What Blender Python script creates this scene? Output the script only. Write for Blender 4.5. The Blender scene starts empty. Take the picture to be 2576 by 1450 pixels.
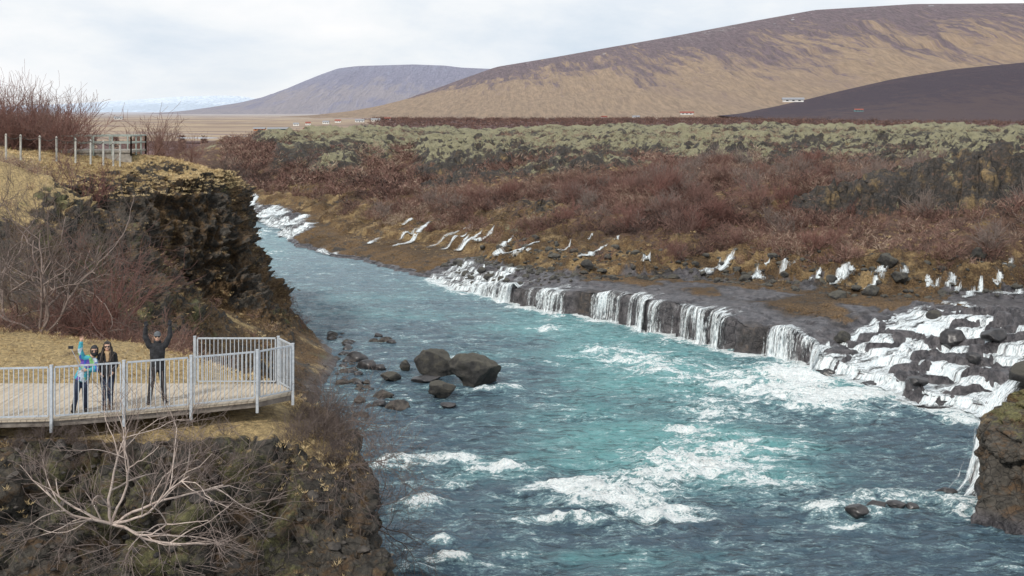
import bpy, math, random, numpy as np, bmesh
from mathutils import Vector, Matrix
import time
T0=time.time()
rng=np.random.default_rng(7); random.seed(7)
F=3000.; CZ=18.
scene=bpy.context.scene
def G(px,py,z=0.):
    y=(CZ-z)*F/(py-280.); return ((px-1288.)*y/F, y)
# ------------------------------------------------------------ noise
def _h(ix,iy,iz,s):
    n=(ix*73856093 ^ iy*19349663 ^ iz*83492791 ^ (s*265443576))&0xffffffff
    n=((n^(n>>15))*2246822519)&0xffffffff
    n=((n^(n>>13))*1266489917)&0xffffffff
    return (n^(n>>16))/4294967295.0
def vn(P,s=0):
    P=np.asarray(P,dtype=np.float64); i=np.floor(P).astype(np.int64); f=P-i; f=f*f*(3-2*f)
    r=0
    for a in (0,1):
        wx=f[...,0] if a else 1-f[...,0]
        for b in (0,1):
            wy=f[...,1] if b else 1-f[...,1]
            for c in (0,1):
                wz=f[...,2] if c else 1-f[...,2]
                r=r+wx*wy*wz*_h(i[...,0]+a,i[...,1]+b,i[...,2]+c,s)
    return r
def fbm(P,freq,octv=4,s=0,ridge=False,gain=.5):
    P=np.asarray(P)*freq; r=0;a=1;t=0
    for o in range(octv):
        v=vn(P,s+o*13)
        if ridge: v=1-abs(2*v-1)
        r=r+a*v; t+=a; a*=gain; P=P*2.03+17.3
    return r/t
def cells(P,freq,s=0):
    P=np.asarray(P)*freq; i=np.floor(P).astype(np.int64); d1=np.full(P.shape[:-1],9.);d2=d1.copy();v=np.zeros(P.shape[:-1])
    for a in (-1,0,1):
        for b in (-1,0,1):
            for c in (-1,0,1):
                x,y,z=i[...,0]+a,i[...,1]+b,i[...,2]+c
                d=(x+_h(x,y,z,s)-P[...,0])**2+(y+_h(x,y,z,s+1)-P[...,1])**2+(z+_h(x,y,z,s+2)-P[...,2])**2
                nr_=d<d1; d2=np.where(nr_,d1,np.minimum(d2,d)); v=np.where(nr_,_h(x,y,z,s+3),v); d1=np.where(nr_,d,d1)
    return v-.5, np.clip((np.sqrt(d2)-np.sqrt(d1))*4,0,1)
def ss(x,a,b):
    t=np.clip((x-a)/(b-a),0,1); return t*t*(3-2*t)
# ------------------------------------------------------------ mesh helpers
def np_mesh(name,V,Fc,smooth=False,mat=None,attrs=None):
    V=np.asarray(V,dtype=np.float32); Fc=np.asarray(Fc,dtype=np.int32)
    me=bpy.data.meshes.new(name); nf,k=Fc.shape
    me.vertices.add(len(V)); me.vertices.foreach_set('co',V.ravel())
    me.loops.add(nf*k); me.loops.foreach_set('vertex_index',Fc.ravel())
    me.polygons.add(nf); me.polygons.foreach_set('loop_start',np.arange(0,nf*k,k,dtype=np.int32))
    me.polygons.foreach_set('use_smooth',np.full(nf,smooth))
    me.update(calc_edges=True)
    if attrs:
        for kx,a in attrs.items():
            if a.ndim==1:
                at=me.attributes.new(kx,'FLOAT','POINT'); at.data.foreach_set('value',a.astype(np.float32))
            else:
                at=me.attributes.new(kx,'FLOAT_VECTOR','POINT'); at.data.foreach_set('vector',a.astype(np.float32).ravel())
    if mat: me.materials.append(mat)
    return me
def link(me,name,parent=None,label=None,cat=None,kind=None,group=None,loc=None):
    ob=bpy.data.objects.new(name,me); scene.collection.objects.link(ob)
    if parent: ob.parent=parent
    if label: ob['label']=label
    if cat: ob['category']=cat
    if kind: ob['kind']=kind
    if group: ob['group']=group
    if loc is not None: ob.location=loc
    return ob
def gridF(n,m):
    i=np.arange(n-1)[:,None]*m+np.arange(m-1)[None,:]; i=i.ravel()
    return np.stack([i,i+m,i+m+1,i+1],1)
def gridN(P):
    a=np.gradient(P,axis=0); b=np.gradient(P,axis=1); n=np.cross(b,a)
    n/=np.linalg.norm(n,axis=2,keepdims=True)+1e-9
    n*=np.where(n[...,2:3]<0,-1,1); return n
def boxes(L):
    V=[];Fc=[]
    for a,b,hw,hh in L:
        a=Vector(a);b=Vector(b);t=(b-a).normalized()
        up=Vector((0,0,1)) if abs(t.z)<.9 else Vector((0,1,0))
        s=t.cross(up).normalized(); u=s.cross(t).normalized()
        o=len(V)
        for p in (a,b):
            for x,y in ((-1,-1),(1,-1),(1,1),(-1,1)): V.append(p+s*hw*x+u*hh*y)
        Fc+= [(o,o+1,o+2,o+3),(o+7,o+6,o+5,o+4)]+[(o+i,o+4+i,o+4+(i+1)%4,o+(i+1)%4) for i in range(4)]
    return np.array([tuple(v) for v in V]),np.array(Fc)
def tubes(polys,sides=4):
    V=[];Fc=[];o=0
    ang=np.arange(sides)*2*math.pi/sides; ca=np.cos(ang);sa=np.sin(ang)
    for pts,rad in polys:
        P=np.asarray(pts);n=len(P); t=P[-1]-P[0]; t=t/(np.linalg.norm(t)+1e-9)
        a=np.array([0,0,1.]) if abs(t[2])<.8 else np.array([1.,0,0])
        s=np.cross(t,a); s/=np.linalg.norm(s); u=np.cross(s,t)
        R=np.asarray(rad)[:,None,None]
        ring=P[:,None,:]+R*(ca[None,:,None]*s+sa[None,:,None]*u)
        V.append(ring.reshape(-1,3))
        i=np.arange(n-1)[:,None]*sides+np.arange(sides)[None,:]; j=np.arange(n-1)[:,None]*sides+(np.arange(sides)[None,:]+1)%sides
        Fc.append(np.stack([i,j,j+sides,i+sides],2).reshape(-1,4)+o); o+=n*sides
    return np.concatenate(V),np.concatenate(Fc)
# ------------------------------------------------------------ material helpers
def mnew(name):
    m=bpy.data.materials.new(name); m.use_nodes=True; nt=m.node_tree; nt.nodes.clear()
    out=nt.nodes.new('ShaderNodeOutputMaterial'); return m,nt,out
def N(nt,t,ins=None,**kw):
    nd=nt.nodes.new(t)
    for k,v in kw.items(): setattr(nd,k,v)
    if ins:
        for k,v in ins.items():
            s=nd.inputs[k]
            if isinstance(v,bpy.types.NodeSocket): nt.links.new(v,s)
            else: s.default_value=v
    return nd
def pos(nt): return N(nt,'ShaderNodeNewGeometry').outputs['Position']
def objc(nt): return N(nt,'ShaderNodeTexCoord').outputs['Object']
def mapp(nt,v,scale=(1,1,1),rot=(0,0,0)): return N(nt,'ShaderNodeMapping',{'Vector':v,'Scale':scale,'Rotation':rot}).outputs[0]
def noise(nt,v,sc,det=5,rough=.6,dist=0.): return N(nt,'ShaderNodeTexNoise',{'Vector':v,'Scale':sc,'Detail':det,'Roughness':rough,'Distortion':dist}).outputs[0]
def mth(nt,op,a,b=0.,c=0.,clamp=False):
    nd=N(nt,'ShaderNodeMath',operation=op,use_clamp=clamp)
    for i,v in enumerate((a,b,c)):
        if isinstance(v,bpy.types.NodeSocket): nt.links.new(v,nd.inputs[i])
        else: nd.inputs[i].default_value=v
    return nd.outputs[0]
def mr(nt,v,a,b): return N(nt,'ShaderNodeMapRange',{'Value':v,'From Min':a,'From Max':b},interpolation_type='SMOOTHSTEP').outputs[0]
def ramp(nt,fac,stops):
    nd=N(nt,'ShaderNodeValToRGB',{'Fac':fac}); e=nd.color_ramp.elements
    while len(e)<len(stops): e.new(.5)
    for i,(p,c) in enumerate(stops): e[i].position=p; e[i].color=(*c,1)
    return nd.outputs[0]
def mix(nt,f,a,b):
    nd=N(nt,'ShaderNodeMix',data_type='RGBA')
    for i,v in ((0,f),(6,a),(7,b)):
        if isinstance(v,bpy.types.NodeSocket): nt.links.new(v,nd.inputs[i])
        else: nd.inputs[i].default_value=(*v,1) if isinstance(v,tuple) else v
    return nd.outputs[2]
def scl(nt,c,f): return N(nt,'ShaderNodeVectorMath',{0:c,'Scale':f},operation='SCALE').outputs[0]
def attr(nt,n,o='Fac'): return N(nt,'ShaderNodeAttribute',attribute_name=n).outputs[o]
def bump(nt,h,st=.5,dist=.1,nrm=None):
    d={'Height':h,'Strength':st,'Distance':dist}
    if nrm: d['Normal']=nrm
    return N(nt,'ShaderNodeBump',d).outputs[0]
def princ(nt,out,col,rough=.9,nrm=None,**k):
    d={'Base Color':col if isinstance(col,bpy.types.NodeSocket) else (*col,1),'Roughness':rough}
    if nrm: d['Normal']=nrm
    d.update(k); p=N(nt,'ShaderNodeBsdfPrincipled',d); nt.links.new(p.outputs[0],out.inputs[0]); return p
def simple(name,a,b,sc=8.,rough=.8,metal=0.,bs=.3,bd=.03):
    m,nt,out=mnew(name); n=noise(nt,objc(nt),sc,5,.65)
    princ(nt,out,ramp(nt,n,[(.35,a),(.65,b)]),rough,bump(nt,n,bs,bd),Metallic=metal); return m
def terrain_mat(name,rockA,rockB,brown,gold,moss,bs=1.):
    m,nt,out=mnew(name); p=pos(nt)
    n1=noise(nt,p,.35,6,.65); n2=noise(nt,p,1.7,8,.7); n3=noise(nt,p,7.,6,.75); n4=noise(nt,mapp(nt,p,(1,1,2)),.9,7,.7,.6); n5=noise(nt,p,.42,12,.82,.3); n6=noise(nt,p,.13,5,.6); n7=noise(nt,p,.045,6,.65)
    vo=N(nt,'ShaderNodeTexVoronoi',{'Vector':p,'Scale':2.4},feature='DISTANCE_TO_EDGE').outputs[0]
    crk=mr(nt,vo,.0,.09)
    rock=ramp(nt,n2,[(.3,rockA),(.5,tuple(.5*(x+y) for x,y in zip(rockA,rockB))),(.72,rockB)])
    rock=mix(nt,mr(nt,n4,.48,.64),rock,brown)
    rock=mix(nt,mth(nt,'MULTIPLY_ADD',crk,.5,.5),(.010,.009,.008),rock)
    grain=mth(nt,'MULTIPLY_ADD',n3,1.5,.25)
    def msk(a,nz,w=.16,am=1.6,ex=None): 
        v=mth(nt,'ADD',attr(nt,a),mth(nt,'MULTIPLY',mth(nt,'SUBTRACT',nz,.5),am))
        if ex: v=mth(nt,'ADD',v,mth(nt,'MULTIPLY',mth(nt,'SUBTRACT',n7,.5),ex))
        return mr(nt,v,.5-w,.5+w)
    red=ramp(nt,n2,[(.3,(.06,.034,.026)),(.7,(.17,.10,.07))])
    c=mix(nt,msk('m_red',n2),rock,red)
    goldc=ramp(nt,n3,[(.3,tuple(x*.5 for x in gold)),(.7,gold)])
    br=ramp(nt,n3,[(.28,(.045,.026,.014)),(.5,(.13,.078,.035)),(.7,(.27,.17,.08))]); br=mix(nt,mr(nt,n6,.42,.6),br,scl(nt,br,.6))
    br=mix(nt,mr(nt,n5,.52,.60),br,rock)
    c=mix(nt,msk('m_brown',n2,.16,2.0),c,br)
    c=mix(nt,msk('m_grass',n1,.16,2.),c,goldc)
    c=mix(nt,mth(nt,'MULTIPLY',msk('m_moss',n5,.11,2.4,1.6),.9),c,ramp(nt,n3,[(.3,tuple(x*.4 for x in moss)),(.65,moss)]))
    gr=scl(nt,c,grain)
    wet=attr(nt,'m_wet')
    col=mix(nt,wet,gr,mix(nt,mr(nt,n2,.38,.65),(.026,.024,.028),(.11,.10,.105)))
    rough=mth(nt,'MULTIPLY_ADD',wet,-.66,.95)
    h=mth(nt,'ADD',mth(nt,'ADD',mth(nt,'MULTIPLY',n2,.8),mth(nt,'MULTIPLY',n3,.35)),mth(nt,'MULTIPLY',crk,.12))
    princ(nt,out,col,rough,bump(nt,h,bs,mth(nt,'MULTIPLY_ADD',wet,-.25,.4))); return m
M_left=terrain_mat('cliff_ground',(.024,.022,.019),(.15,.132,.11),(.13,.08,.043),(.56,.41,.20),(.20,.19,.08))
M_right=terrain_mat('lava_ground',(.020,.018,.018),(.090,.082,.075),(.085,.062,.042),(.36,.25,.12),(.36,.335,.205))
M_rock=simple('rock_dark',(.018,.016,.016),(.095,.082,.07),2.2,.85,0,.8)
def boulder_mat():
    m,nt,out=mnew('rock_boulder'); o=objc(nt); n=noise(nt,o,1.1,10,.75,.3); f=noise(nt,o,6.,8,.75); nz=N(nt,'ShaderNodeSeparateXYZ',{0:N(nt,'ShaderNodeNewGeometry').outputs['Normal']}).outputs[2]
    c=ramp(nt,n,[(.35,(.020,.020,.021)),(.5,(.050,.048,.045)),(.68,(.12,.11,.085))])
    c=mix(nt,mth(nt,'MULTIPLY',mr(nt,mth(nt,'ADD',nz,mth(nt,'MULTIPLY',f,.8)),.95,1.35),.45),c,(.14,.128,.095))
    princ(nt,out,c,.85,bump(nt,mth(nt,'ADD',n,mth(nt,'MULTIPLY',f,.4)),1.,.35)); return m
M_boulder=boulder_mat()
M_wetrock=simple('rock_wet',(.012,.012,.014),(.06,.055,.055),2.,.38,0,.8)
def wood_mat(name,cols):
    m,nt,out=mnew(name); n=noise(nt,pos(nt),6,4,.6)
    r=N(nt,'ShaderNodeObjectInfo').outputs['Random']
    c=ramp(nt,n,[(.3,cols[0]),(.7,cols[1])]); c=mix(nt,mth(nt,'MULTIPLY',r,.6),c,cols[2]); princ(nt,out,c,.9); return m
M_twred=wood_mat('twig_red',((.13,.055,.046),(.27,.13,.105),(.17,.12,.10)))
M_twgrey=wood_mat('twig_grey',((.07,.05,.045),(.18,.14,.12),(.11,.08,.07)))
M_birch=wood_mat('birch_bark',((.30,.235,.20),(.58,.49,.43),(.38,.29,.25)))
m,nt,out=mnew('thicket_twigs'); tt=attr(nt,'tint')
princ(nt,out,ramp(nt,tt,[(0,(.055,.035,.030)),(.3,(.125,.066,.053)),(.6,(.205,.112,.09)),(.8,(.25,.16,.12)),(1,(.36,.28,.21))]),.9); M_thick=m
m,nt,out=mnew('dry_grass_blades'); tt=attr(nt,'tint')
princ(nt,out,ramp(nt,tt,[(0,(.13,.08,.035)),(.5,(.38,.27,.13)),(1,(.68,.53,.30))]),.9); M_blade=m
# water
m,nt,out=mnew('river_water'); p=pos(nt)
w1=noise(nt,mapp(nt,p,(.55,1.0,1)),.9,10,.66,1.1); w2=noise(nt,mapp(nt,p,(1,1.5,1)),3.0,7,.68,.6); w0=noise(nt,mapp(nt,p,(.4,.8,1)),.22,4,.6,.5); w3=noise(nt,mapp(nt,p,(1,1.6,1)),9.,4,.7)
wr_=noise(nt,mapp(nt,p,(.35,1.2,1)),1.6,8,.65,1.5)
tq=mth(nt,'ADD',attr(nt,'turq'),mth(nt,'MULTIPLY',mth(nt,'SUBTRACT',w0,.5),1.3)); tq=mth(nt,'ADD',tq,mth(nt,'MULTIPLY',mth(nt,'SUBTRACT',wr_,.5),.9))
col=mix(nt,mr(nt,tq,.05,1.05),(.080,.135,.185),(.175,.44,.455))
col=mix(nt,mth(nt,'MULTIPLY',mr(nt,wr_,.35,.5),.75),scl(nt,col,.38),col)
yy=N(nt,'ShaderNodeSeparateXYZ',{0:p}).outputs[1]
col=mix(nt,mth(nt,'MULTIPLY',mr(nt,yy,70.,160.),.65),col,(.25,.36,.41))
fo=mth(nt,'ADD',w1,mth(nt,'MULTIPLY',attr(nt,'foam'),.30))
fo=mth(nt,'ADD',fo,mth(nt,'MULTIPLY',mth(nt,'SUBTRACT',w2,.5),.62)); fo=mth(nt,'ADD',fo,mth(nt,'MULTIPLY',mth(nt,'SUBTRACT',w3,.5),.38)); fo=mth(nt,'ADD',fo,mth(nt,'MULTIPLY',mth(nt,'SUBTRACT',wr_,.5),.35))
ff=mr(nt,fo,.65,.78); fsoft=mr(nt,fo,.48,.70)
col=mix(nt,mth(nt,'MULTIPLY',fsoft,.5),col,(.38,.59,.61)); col=mix(nt,ff,col,mix(nt,mr(nt,w3,.3,.6),(.62,.73,.75),(.93,.96,.96)))
h=mth(nt,'ADD',mth(nt,'ADD',mth(nt,'MULTIPLY',w1,.6),mth(nt,'MULTIPLY',w2,.6)),mth(nt,'MULTIPLY',wr_,.6))
princ(nt,out,col,mth(nt,'MULTIPLY_ADD',ff,.6,.2),bump(nt,h,1.,.45),**{'IOR':1.33}); M_water=m
def fall_mat(name,dens,s=(5.,.3,1),lo=.96,hi=1.2,ew=.28):
    m,nt,out=mnew(name); v=attr(nt,'flow','Vector')
    a=noise(nt,mapp(nt,v,s),1.3,7,.72,.2); b=noise(nt,mapp(nt,v,(.8,.16,1)),1.,3,.5); c=noise(nt,mapp(nt,v,(11,2.5,1)),1.5,5,.75)
    al=mth(nt,'ADD',mth(nt,'ADD',mth(nt,'MULTIPLY',a,.95),mth(nt,'MULTIPLY',b,.75)),mth(nt,'MULTIPLY',c,.5))
    al=mth(nt,'SUBTRACT',al,mth(nt,'MULTIPLY',attr(nt,'edge'),ew))
    al=mr(nt,mth(nt,'ADD',al,dens-.05),lo,hi)
    cc=mix(nt,mr(nt,c,.35,.62),(.50,.60,.64),(.92,.95,.96))
    d=N(nt,'ShaderNodeBsdfPrincipled',{'Base Color':cc,'Roughness':.5,'Normal':bump(nt,mth(nt,'ADD',a,mth(nt,'MULTIPLY',c,.5)),.8,.2)})
    t=N(nt,'ShaderNodeBsdfTransparent'); mx=N(nt,'ShaderNodeMixShader',{0:al,1:t.outputs[0],2:d.outputs[0]})
    nt.links.new(mx.outputs[0],out.inputs[0]); return m
M_fall=fall_mat('falling_water',.02)
# ------------------------------------------------------------ RIGHT BANK
K=np.array([ # x,y,wall,zs,ds,casc,Ls,Lc
(36,46,.6,3.3,26,1,26,14),(33,58,.6,3.3,28,1,26,14),(31,66,.5,3.3,28,1,26,14),(28.3,70,.5,3.3,28,1,26,14),(26,73.5,.5,3.3,28,1,26,14),(24.6,76.6,.5,3.2,28,1,26,14),
(21.8,77.7,.6,3.1,27,1,26,14),(20.4,81.2,1.8,3.0,28,.6,26,14),(18.9,88.2,2.4,2.9,20,0,26,14),(15.1,90,2.9,3.0,17,0,26,8),(12.8,93,2.9,2.95,16.5,0,27,4),(10.1,97.3,2.7,2.8,16.5,0,28,4),
(6.6,103,2.3,2.6,15.5,0,30,4),(1.15,108,2.1,2.5,7,0.05,32,4),(-3.4,116.9,1.2,2.3,5.5,.9,34,4),(-7.8,124,.7,1.9,6,1,36,5),(-12.6,131.7,.3,1.4,9,.6,36,5),(-20.8,146,.3,1.4,10,.3,36,5),
(-27,154,.6,1.5,7,.6,36,4),(-32,169,.8,1.8,6,1,38,4),(-36.5,183,1.0,2,6,1,38,4),(-43,196,1.4,2.4,5,.5,38,4),(-60,215,1.5,2.4,4,0,38,4),(-110,240,1,2.,6,0,40,4),(-170,275,1,2,8,0,40,4)],dtype=float)
KP=-.6*K[:,0]+.8*K[:,1]; Dv=np.array([.8,.6])
def jit(p):
    q=np.stack([p,p*0,p*0],-1); return (fbm(q,.2,3,5)-.5)*4.4+(fbm(q,.9,3,9,True)-.5)*1.6
def wvar(p): q=np.stack([p,p*0+9,p*0],-1); return .70+.56*fbm(q,.3,3,15)
def kk(p,j):
    v=np.interp(p,KP,K[:,j]); return v*wvar(p) if j==2 else v
def cont(p): 
    j=jit(np.array([p]))[0]; return np.interp(p,KP,K[:,0])+j*.8, np.interp(p,KP,K[:,1])+j*.6
PS_=np.arange(36,112,.25); PXS_=np.array([1288+F*cont(q)[0]/cont(q)[1] for q in PS_])
def pofpx(px): return PS_[np.argmin(abs(PXS_-px))]
ps=[15.5]
while ps[-1]<322: ps.append(ps[-1]+(.26 if ps[-1]<110 else .26+(ps[-1]-110)*.006))
ps=np.array(ps)
ds=list(np.arange(-3,-.4,.5))+list(np.arange(-.4,1.2,.09)); 
while ds[-1]<420: ds.append(ds[-1]+(.2 if ds[-1]<18 else min(.2+(ds[-1]-18)*.009,2.2)))
ds=np.array(ds); PP,DD=np.meshgrid(ps,ds,indexing='ij')
CX=np.interp(PP,KP,K[:,0])+jit(PP)*.8; CY=np.interp(PP,KP,K[:,1])+jit(PP)*.6
X=CX+DD*Dv[0]; Y=CY+DD*Dv[1]
wall,zs,dse,cs,Ls,Lc=[kk(PP,j) for j in (2,3,4,5,6,7)]
Q=np.stack([X,Y,X*0],-1)
def stair(u): i=np.floor(u); f=u-i; return i+ss(f,.0,.22)*.88+f*.12
u=np.clip(DD,0,None)/Lc*5+(fbm(Q,.3,3,21)-.5)*2.4*ss(DD,0,2)*(1-ss(DD/Lc,.85,1))
zc=np.where(DD<Lc,np.clip(stair(np.clip(u,0,5))*(zs/5),0,zs+.1),zs)
wall=np.minimum(wall,zs+.25)
zw=np.where(DD<.35,wall*ss(DD,-.05,.35),wall+(zs-wall)*np.clip((DD-.35)/(dse*.6),0,1))
zshelf=zw*(1-cs)+zc*cs
bv,bc=cells(np.where((DD<40)[...,None]&(Y<215)[...,None],Q,0.)*np.array([1,1,0])+np.array([0,0,.4]),.42,900)
zshelf+=bv*.26*ss(DD,.2,.9)*(1-cs*.4)-.08*(1-bc)*ss(DD,.3,1)
t=np.clip((DD-dse)/Ls,0,1); n1=fbm(Q,.09,4,31); n2=fbm(Q,.35,4,37,True); n3=fbm(Q,1.1,4,41,True)
ztop=9.0+np.clip((DD-dse-Ls)*.01,0,1.2)
zh=zs+(ztop-zs)*(t*(1.25-.25*t))
Z=np.where(DD<dse,zshelf,zh)
steep=ss(DD,dse,dse+1)
Z+= steep*((n1-.5)*3.8*ss(t,0,.5)+(n2-.5)*2.0+bv*.7*(1-ss(t,.3,.5)))
Z+= np.where((DD>.4),(n3-.5)*np.where(DD<dse,.14,.25),0)
Zsmooth=Z.copy()
rkn=fbm(Q,.5,4,51,True)
Z+= cs*(PP<60)*ss(rkn,.70,.86)*.7*ss(DD,-.3,.5)*(1-ss(DD,15,17))
Z+= ss(fbm(Q,.6,4,52,True),.7,.9)*.7*ss(DD,dse-6,dse)*(1-ss(t,.1,.3))*ss(-PP,-90,-80)
Lb=np.interp(X,[-90,-60,-20,0,30,60,110,200],[270,255,205,172,158,142,165,240])
lava=ss(Y-Lb+(n1-.5)*170,-10,40)*ss(X+.2127*Y+(n2-.5)*8,-1,5)
lump=fbm(Q,.06,4,61,True); lump2=fbm(Q,.22,5,67,True)
Z+= lava*(.3+(lump-.55)*3.0+(lump2-.5)*2.6)
rx=[20,30,41,44.5,52,70,120]; ry=np.interp(X,rx,[132,128,124,121,119,115,105]); rz=np.interp(X,rx,[6.5,8.9,10.3,12.2,13.6,14.6,15.6])
dy=Y-ry+(n2-.5)*9+(n1-.5)*10
zz=rz+(lump2-.5)*3.2-np.where(dy<0,-dy*.85,dy*.14)
rid=ss(zz-Z,-.3,.8)*(X>24); Z=np.maximum(Z,np.where(X>24,zz,-9))
fl=ss(X+.2127*Y,-34,-6); Z=np.where(DD>dse,Z*fl+(1-fl)*np.minimum(Z,4.2),Z)
ff_=1-ss(DD,300,380); Z=Z*ff_+(1-ff_)*1.0
Z=np.where(DD<-.05,-1.0,Z)
P=np.stack([X,Y,Z],-1)
nr=gridN(P)
wallm=(DD>-.1)&(DD<.45)
off=((fbm(np.stack([PP,Z*.5,PP*0],-1),1.3,4,71,True)-.5)*.7+(fbm(np.stack([PP*.3,Z*2.5,PP*0],-1),1.,3,73)-.5)*.4)*wallm*ss(Z,-.2,.5)
P[...,0]+=off*Dv[0]; P[...,1]+=off*Dv[1]
rl=np.maximum(lava,rid); mk=rl>.02
pm=P[mk]+(fbm(P[mk],.25,3,905)[...,None]-.5)*5; v1,c1_=cells(pm,.6,910); v2,c2_=cells(pm,.25,920)
do=np.zeros(P.shape[:2]); do[mk]=(fbm(pm,.9,4,77,True)-.5)*1.6+v1*.8-.25*(1-c1_)+v2*.6-.25*(1-c2_)
P+=nr*(do*rl)[...,None]*np.array([.6,.6,1.])
nr=gridN(P)
m_wet=np.where(DD<dse-1+ (n2-.5)*4,1.,0.)
strip=ss(fbm(Q,.12,3,81),.52,.58)*ss(DD,4,7)*ss(dse-DD,-1,2)*(PP>56)
strip=np.maximum(strip, ss(-np.abs(DD-(dse*.62)+(n1-.5)*6),-1.3,-.5)*(PP>50)*(PP<84))
def bluff(a,b):
    p1,p2=sorted((pofpx(a),pofpx(b))); return ss(PP,p1-.4,p1+.5)*(1-ss(PP,p2-.5,p2+.4))
blf=np.maximum(bluff(1445,1490),np.maximum(bluff(1850,1925)*.8,bluff(1305,1325)*.6))*(DD<2.0)
strip=np.maximum(strip,blf*.42*(P[...,2]>.25))
m_wet=m_wet*(1-np.minimum(strip*1.3,1))
m_wet=np.where((DD<.5)&(blf<.3),1,m_wet); m_wet=np.where((PP>110)&(PP<150)&(DD>.8),0,m_wet); m_wet=np.where((PP>=150)&(DD>4),0,m_wet)
hi_=ss(lump,.40,.66)
m_brown=np.where(DD>=dse,1-ss(t,.15,.5),0)*.8+strip+((PP>110)&(DD>.6)&(DD<dse))*.9
m_red=np.where(DD>=dse,ss(t,.02,.25)*.75,0)*(1-lava)*(1-rid*.6)+lava*.5*(1-hi_)
m_grass=np.where(DD>=dse,.30+.10*(1-ss(t,0,.6)),.1)*(1-lava*.5)
m_moss=(lava*(.18+.34*hi_)+rid*.32*(.4+hi_*.6)+.14*ss(t,.6,1))*ss(nr[...,2],.4,.85)
nP,nD=PP.shape
RV=P.reshape(-1,3)
me=np_mesh('lava_terrain',RV,gridF(nP,nD),True,M_right,{'m_wet':m_wet.ravel(),'m_brown':np.clip(m_brown,0,1).ravel(),'m_red':m_red.ravel(),'m_grass':m_grass.ravel(),'m_moss':m_moss.ravel()})
link(me,'lava_terrain',label='rugged lava bank with wet shelf, scrub slope and lichen',cat='terrain',kind='structure')
areaR=(np.gradient(DD,axis=1)*np.gradient(PP,axis=0)).ravel()
RPX=1288+F*RV[:,0]/RV[:,1]; RPY=280+(CZ-RV[:,2])*F/RV[:,1]
print('right',nP,nD,time.time()-T0)
def find_r(px,py):
    q=(RPX-px)**2+(RPY-py)**2; c=np.where(q<q.min()+30)[0]; return RV[c[np.argmin(RV[c,1])]]
NEAR=RV[(RV[:,1]<215)]
def z_right(x,y):
    return NEAR[np.argmin((NEAR[:,0]-x)**2+(NEAR[:,1]-y)**2),2]
# ------------------------------------------------------------ LEFT BANK loft
R=[
[(-1,19,-1),(-2,20,-1),(-3,20.5,-1),(-4,21,-1),(-8,21.5,-1),(-12,22,-1),(-17,21,0),(-25,20,4),(-60,18,10)],
[(-1.8,23,-1),(-2.4,24.6,0),(-2.9,25,2),(-3.4,25.3,3.2),(-7,25.6,3.6),(-12,25.6,4.),(-17,25,5.5),(-25,24,8),(-60,20,12)],
[(-1.4,27,-1),(-2.,27,.2),(-2.4,27,3.6),(-2.85,27.3,6.6),(-6,27.5,6.9),(-12,26.9,7.),(-17,26.4,8.),(-25,25.8,10),(-60,24,12)],
[(-1.9,31,-1),(-2.5,30.4,.2),(-3.1,30,5),(-3.8,29.6,8.5),(-6,29.3,9.9),(-12,28.,10.1),(-17,27.6,10.2),(-25,27.5,10.8),(-60,27,12)],
[(-2.6,36,-1),(-3.2,35.2,.2),(-3.9,34.3,5),(-4.7,33.5,8.7),(-6.7,33,10.2),(-12,32.5,10.3),(-17,32,10.5),(-25,32,11.2),(-60,32,13)],
[(-5,42,-1),(-6,41,.3),(-7,40,4),(-8,39,7.3),(-9.4,38.5,9.5),(-12,38.5,10.5),(-17,38,11),(-25,38,12),(-60,38,15)],
[(-9,50,-1),(-10,49,.3),(-11,48,2),(-12,47,4),(-13.2,46,6),(-15,46,8),(-19,45,10),(-26,45,13),(-60,45,17)],
[(-12,62,-1),(-13,61,.3),(-14,60,1.5),(-15.2,59,3),(-17,58,5),(-20,57,8),(-23,56,11),(-28,56,14),(-60,55,18)],
[(-11.5,76,-1),(-13,75,.3),(-14.7,74,1.5),(-16.3,72,3),(-18.6,70,5.2),(-22.4,68,10.7),(-25.7,65,14.6),(-32,64,16),(-60,62,18)],
[(-11.,83,-1),(-13.,83,.3),(-15.4,84,1.3),(-17.6,84,2.6),(-19.8,85,3.6),(-22.5,83.5,5),(-27,79.5,9.5),(-33,74,15.4),(-60,70,18)],
[(-11.5,90,-1),(-13.3,88.5,.2),(-16.5,88.5,1.8),(-19.2,88,4.3),(-21.0,88,8.5),(-22.4,87.6,13.3),(-26,85.3,14.8),(-34,84,15.3),(-60,82,17)],
[(-16,102,-1),(-18.5,100,.3),(-20.6,98,3),(-21.8,97,6.6),(-22.4,97,9.5),(-23.5,97,12.1),(-27,97,13.6),(-36,96,14.3),(-60,95,15)],
[(-27.5,120,-1),(-28.5,119,.3),(-29.5,118,3),(-30.5,118,6),(-31.5,118,8),(-33,118,9.5),(-36,118,11),(-45,118,12),(-70,118,12)],
[(-39,150,-1),(-41,150,.3),(-42.5,150,3),(-44,150,5),(-46,150,6),(-49,150,7),(-54,150,8),(-62,150,8),(-90,150,9)],
[(-95,225,-1),(-97,225,.3),(-100,225,2),(-103,225,3),(-106,225,4),(-110,225,4),(-118,225,4),(-130,225,4),(-200,225,5)],
[(-170,262,-1),(-175,262,.3),(-180,262,2),(-184,262,3),(-190,262,4),(-200,262,4),(-220,262,4),(-250,262,4),(-330,262,4)]]
C=np.array(R,dtype=float)
def crw(u,M):
    W=np.zeros((len(u),M))
    for r,x in enumerate(u):
        i=min(int(x),M-2); f=x-i
        w=[-.5*f+f*f-.5*f**3,1-2.5*f*f+1.5*f**3,.5*f+2*f*f-1.5*f**3,-.5*f*f+.5*f**3]
        lin=[0,1-f,f,0]
        for k in range(4):
            W[r,min(max(i-1+k,0),M-1)]+=.45*w[k]+.55*lin[k]
    return W
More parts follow.
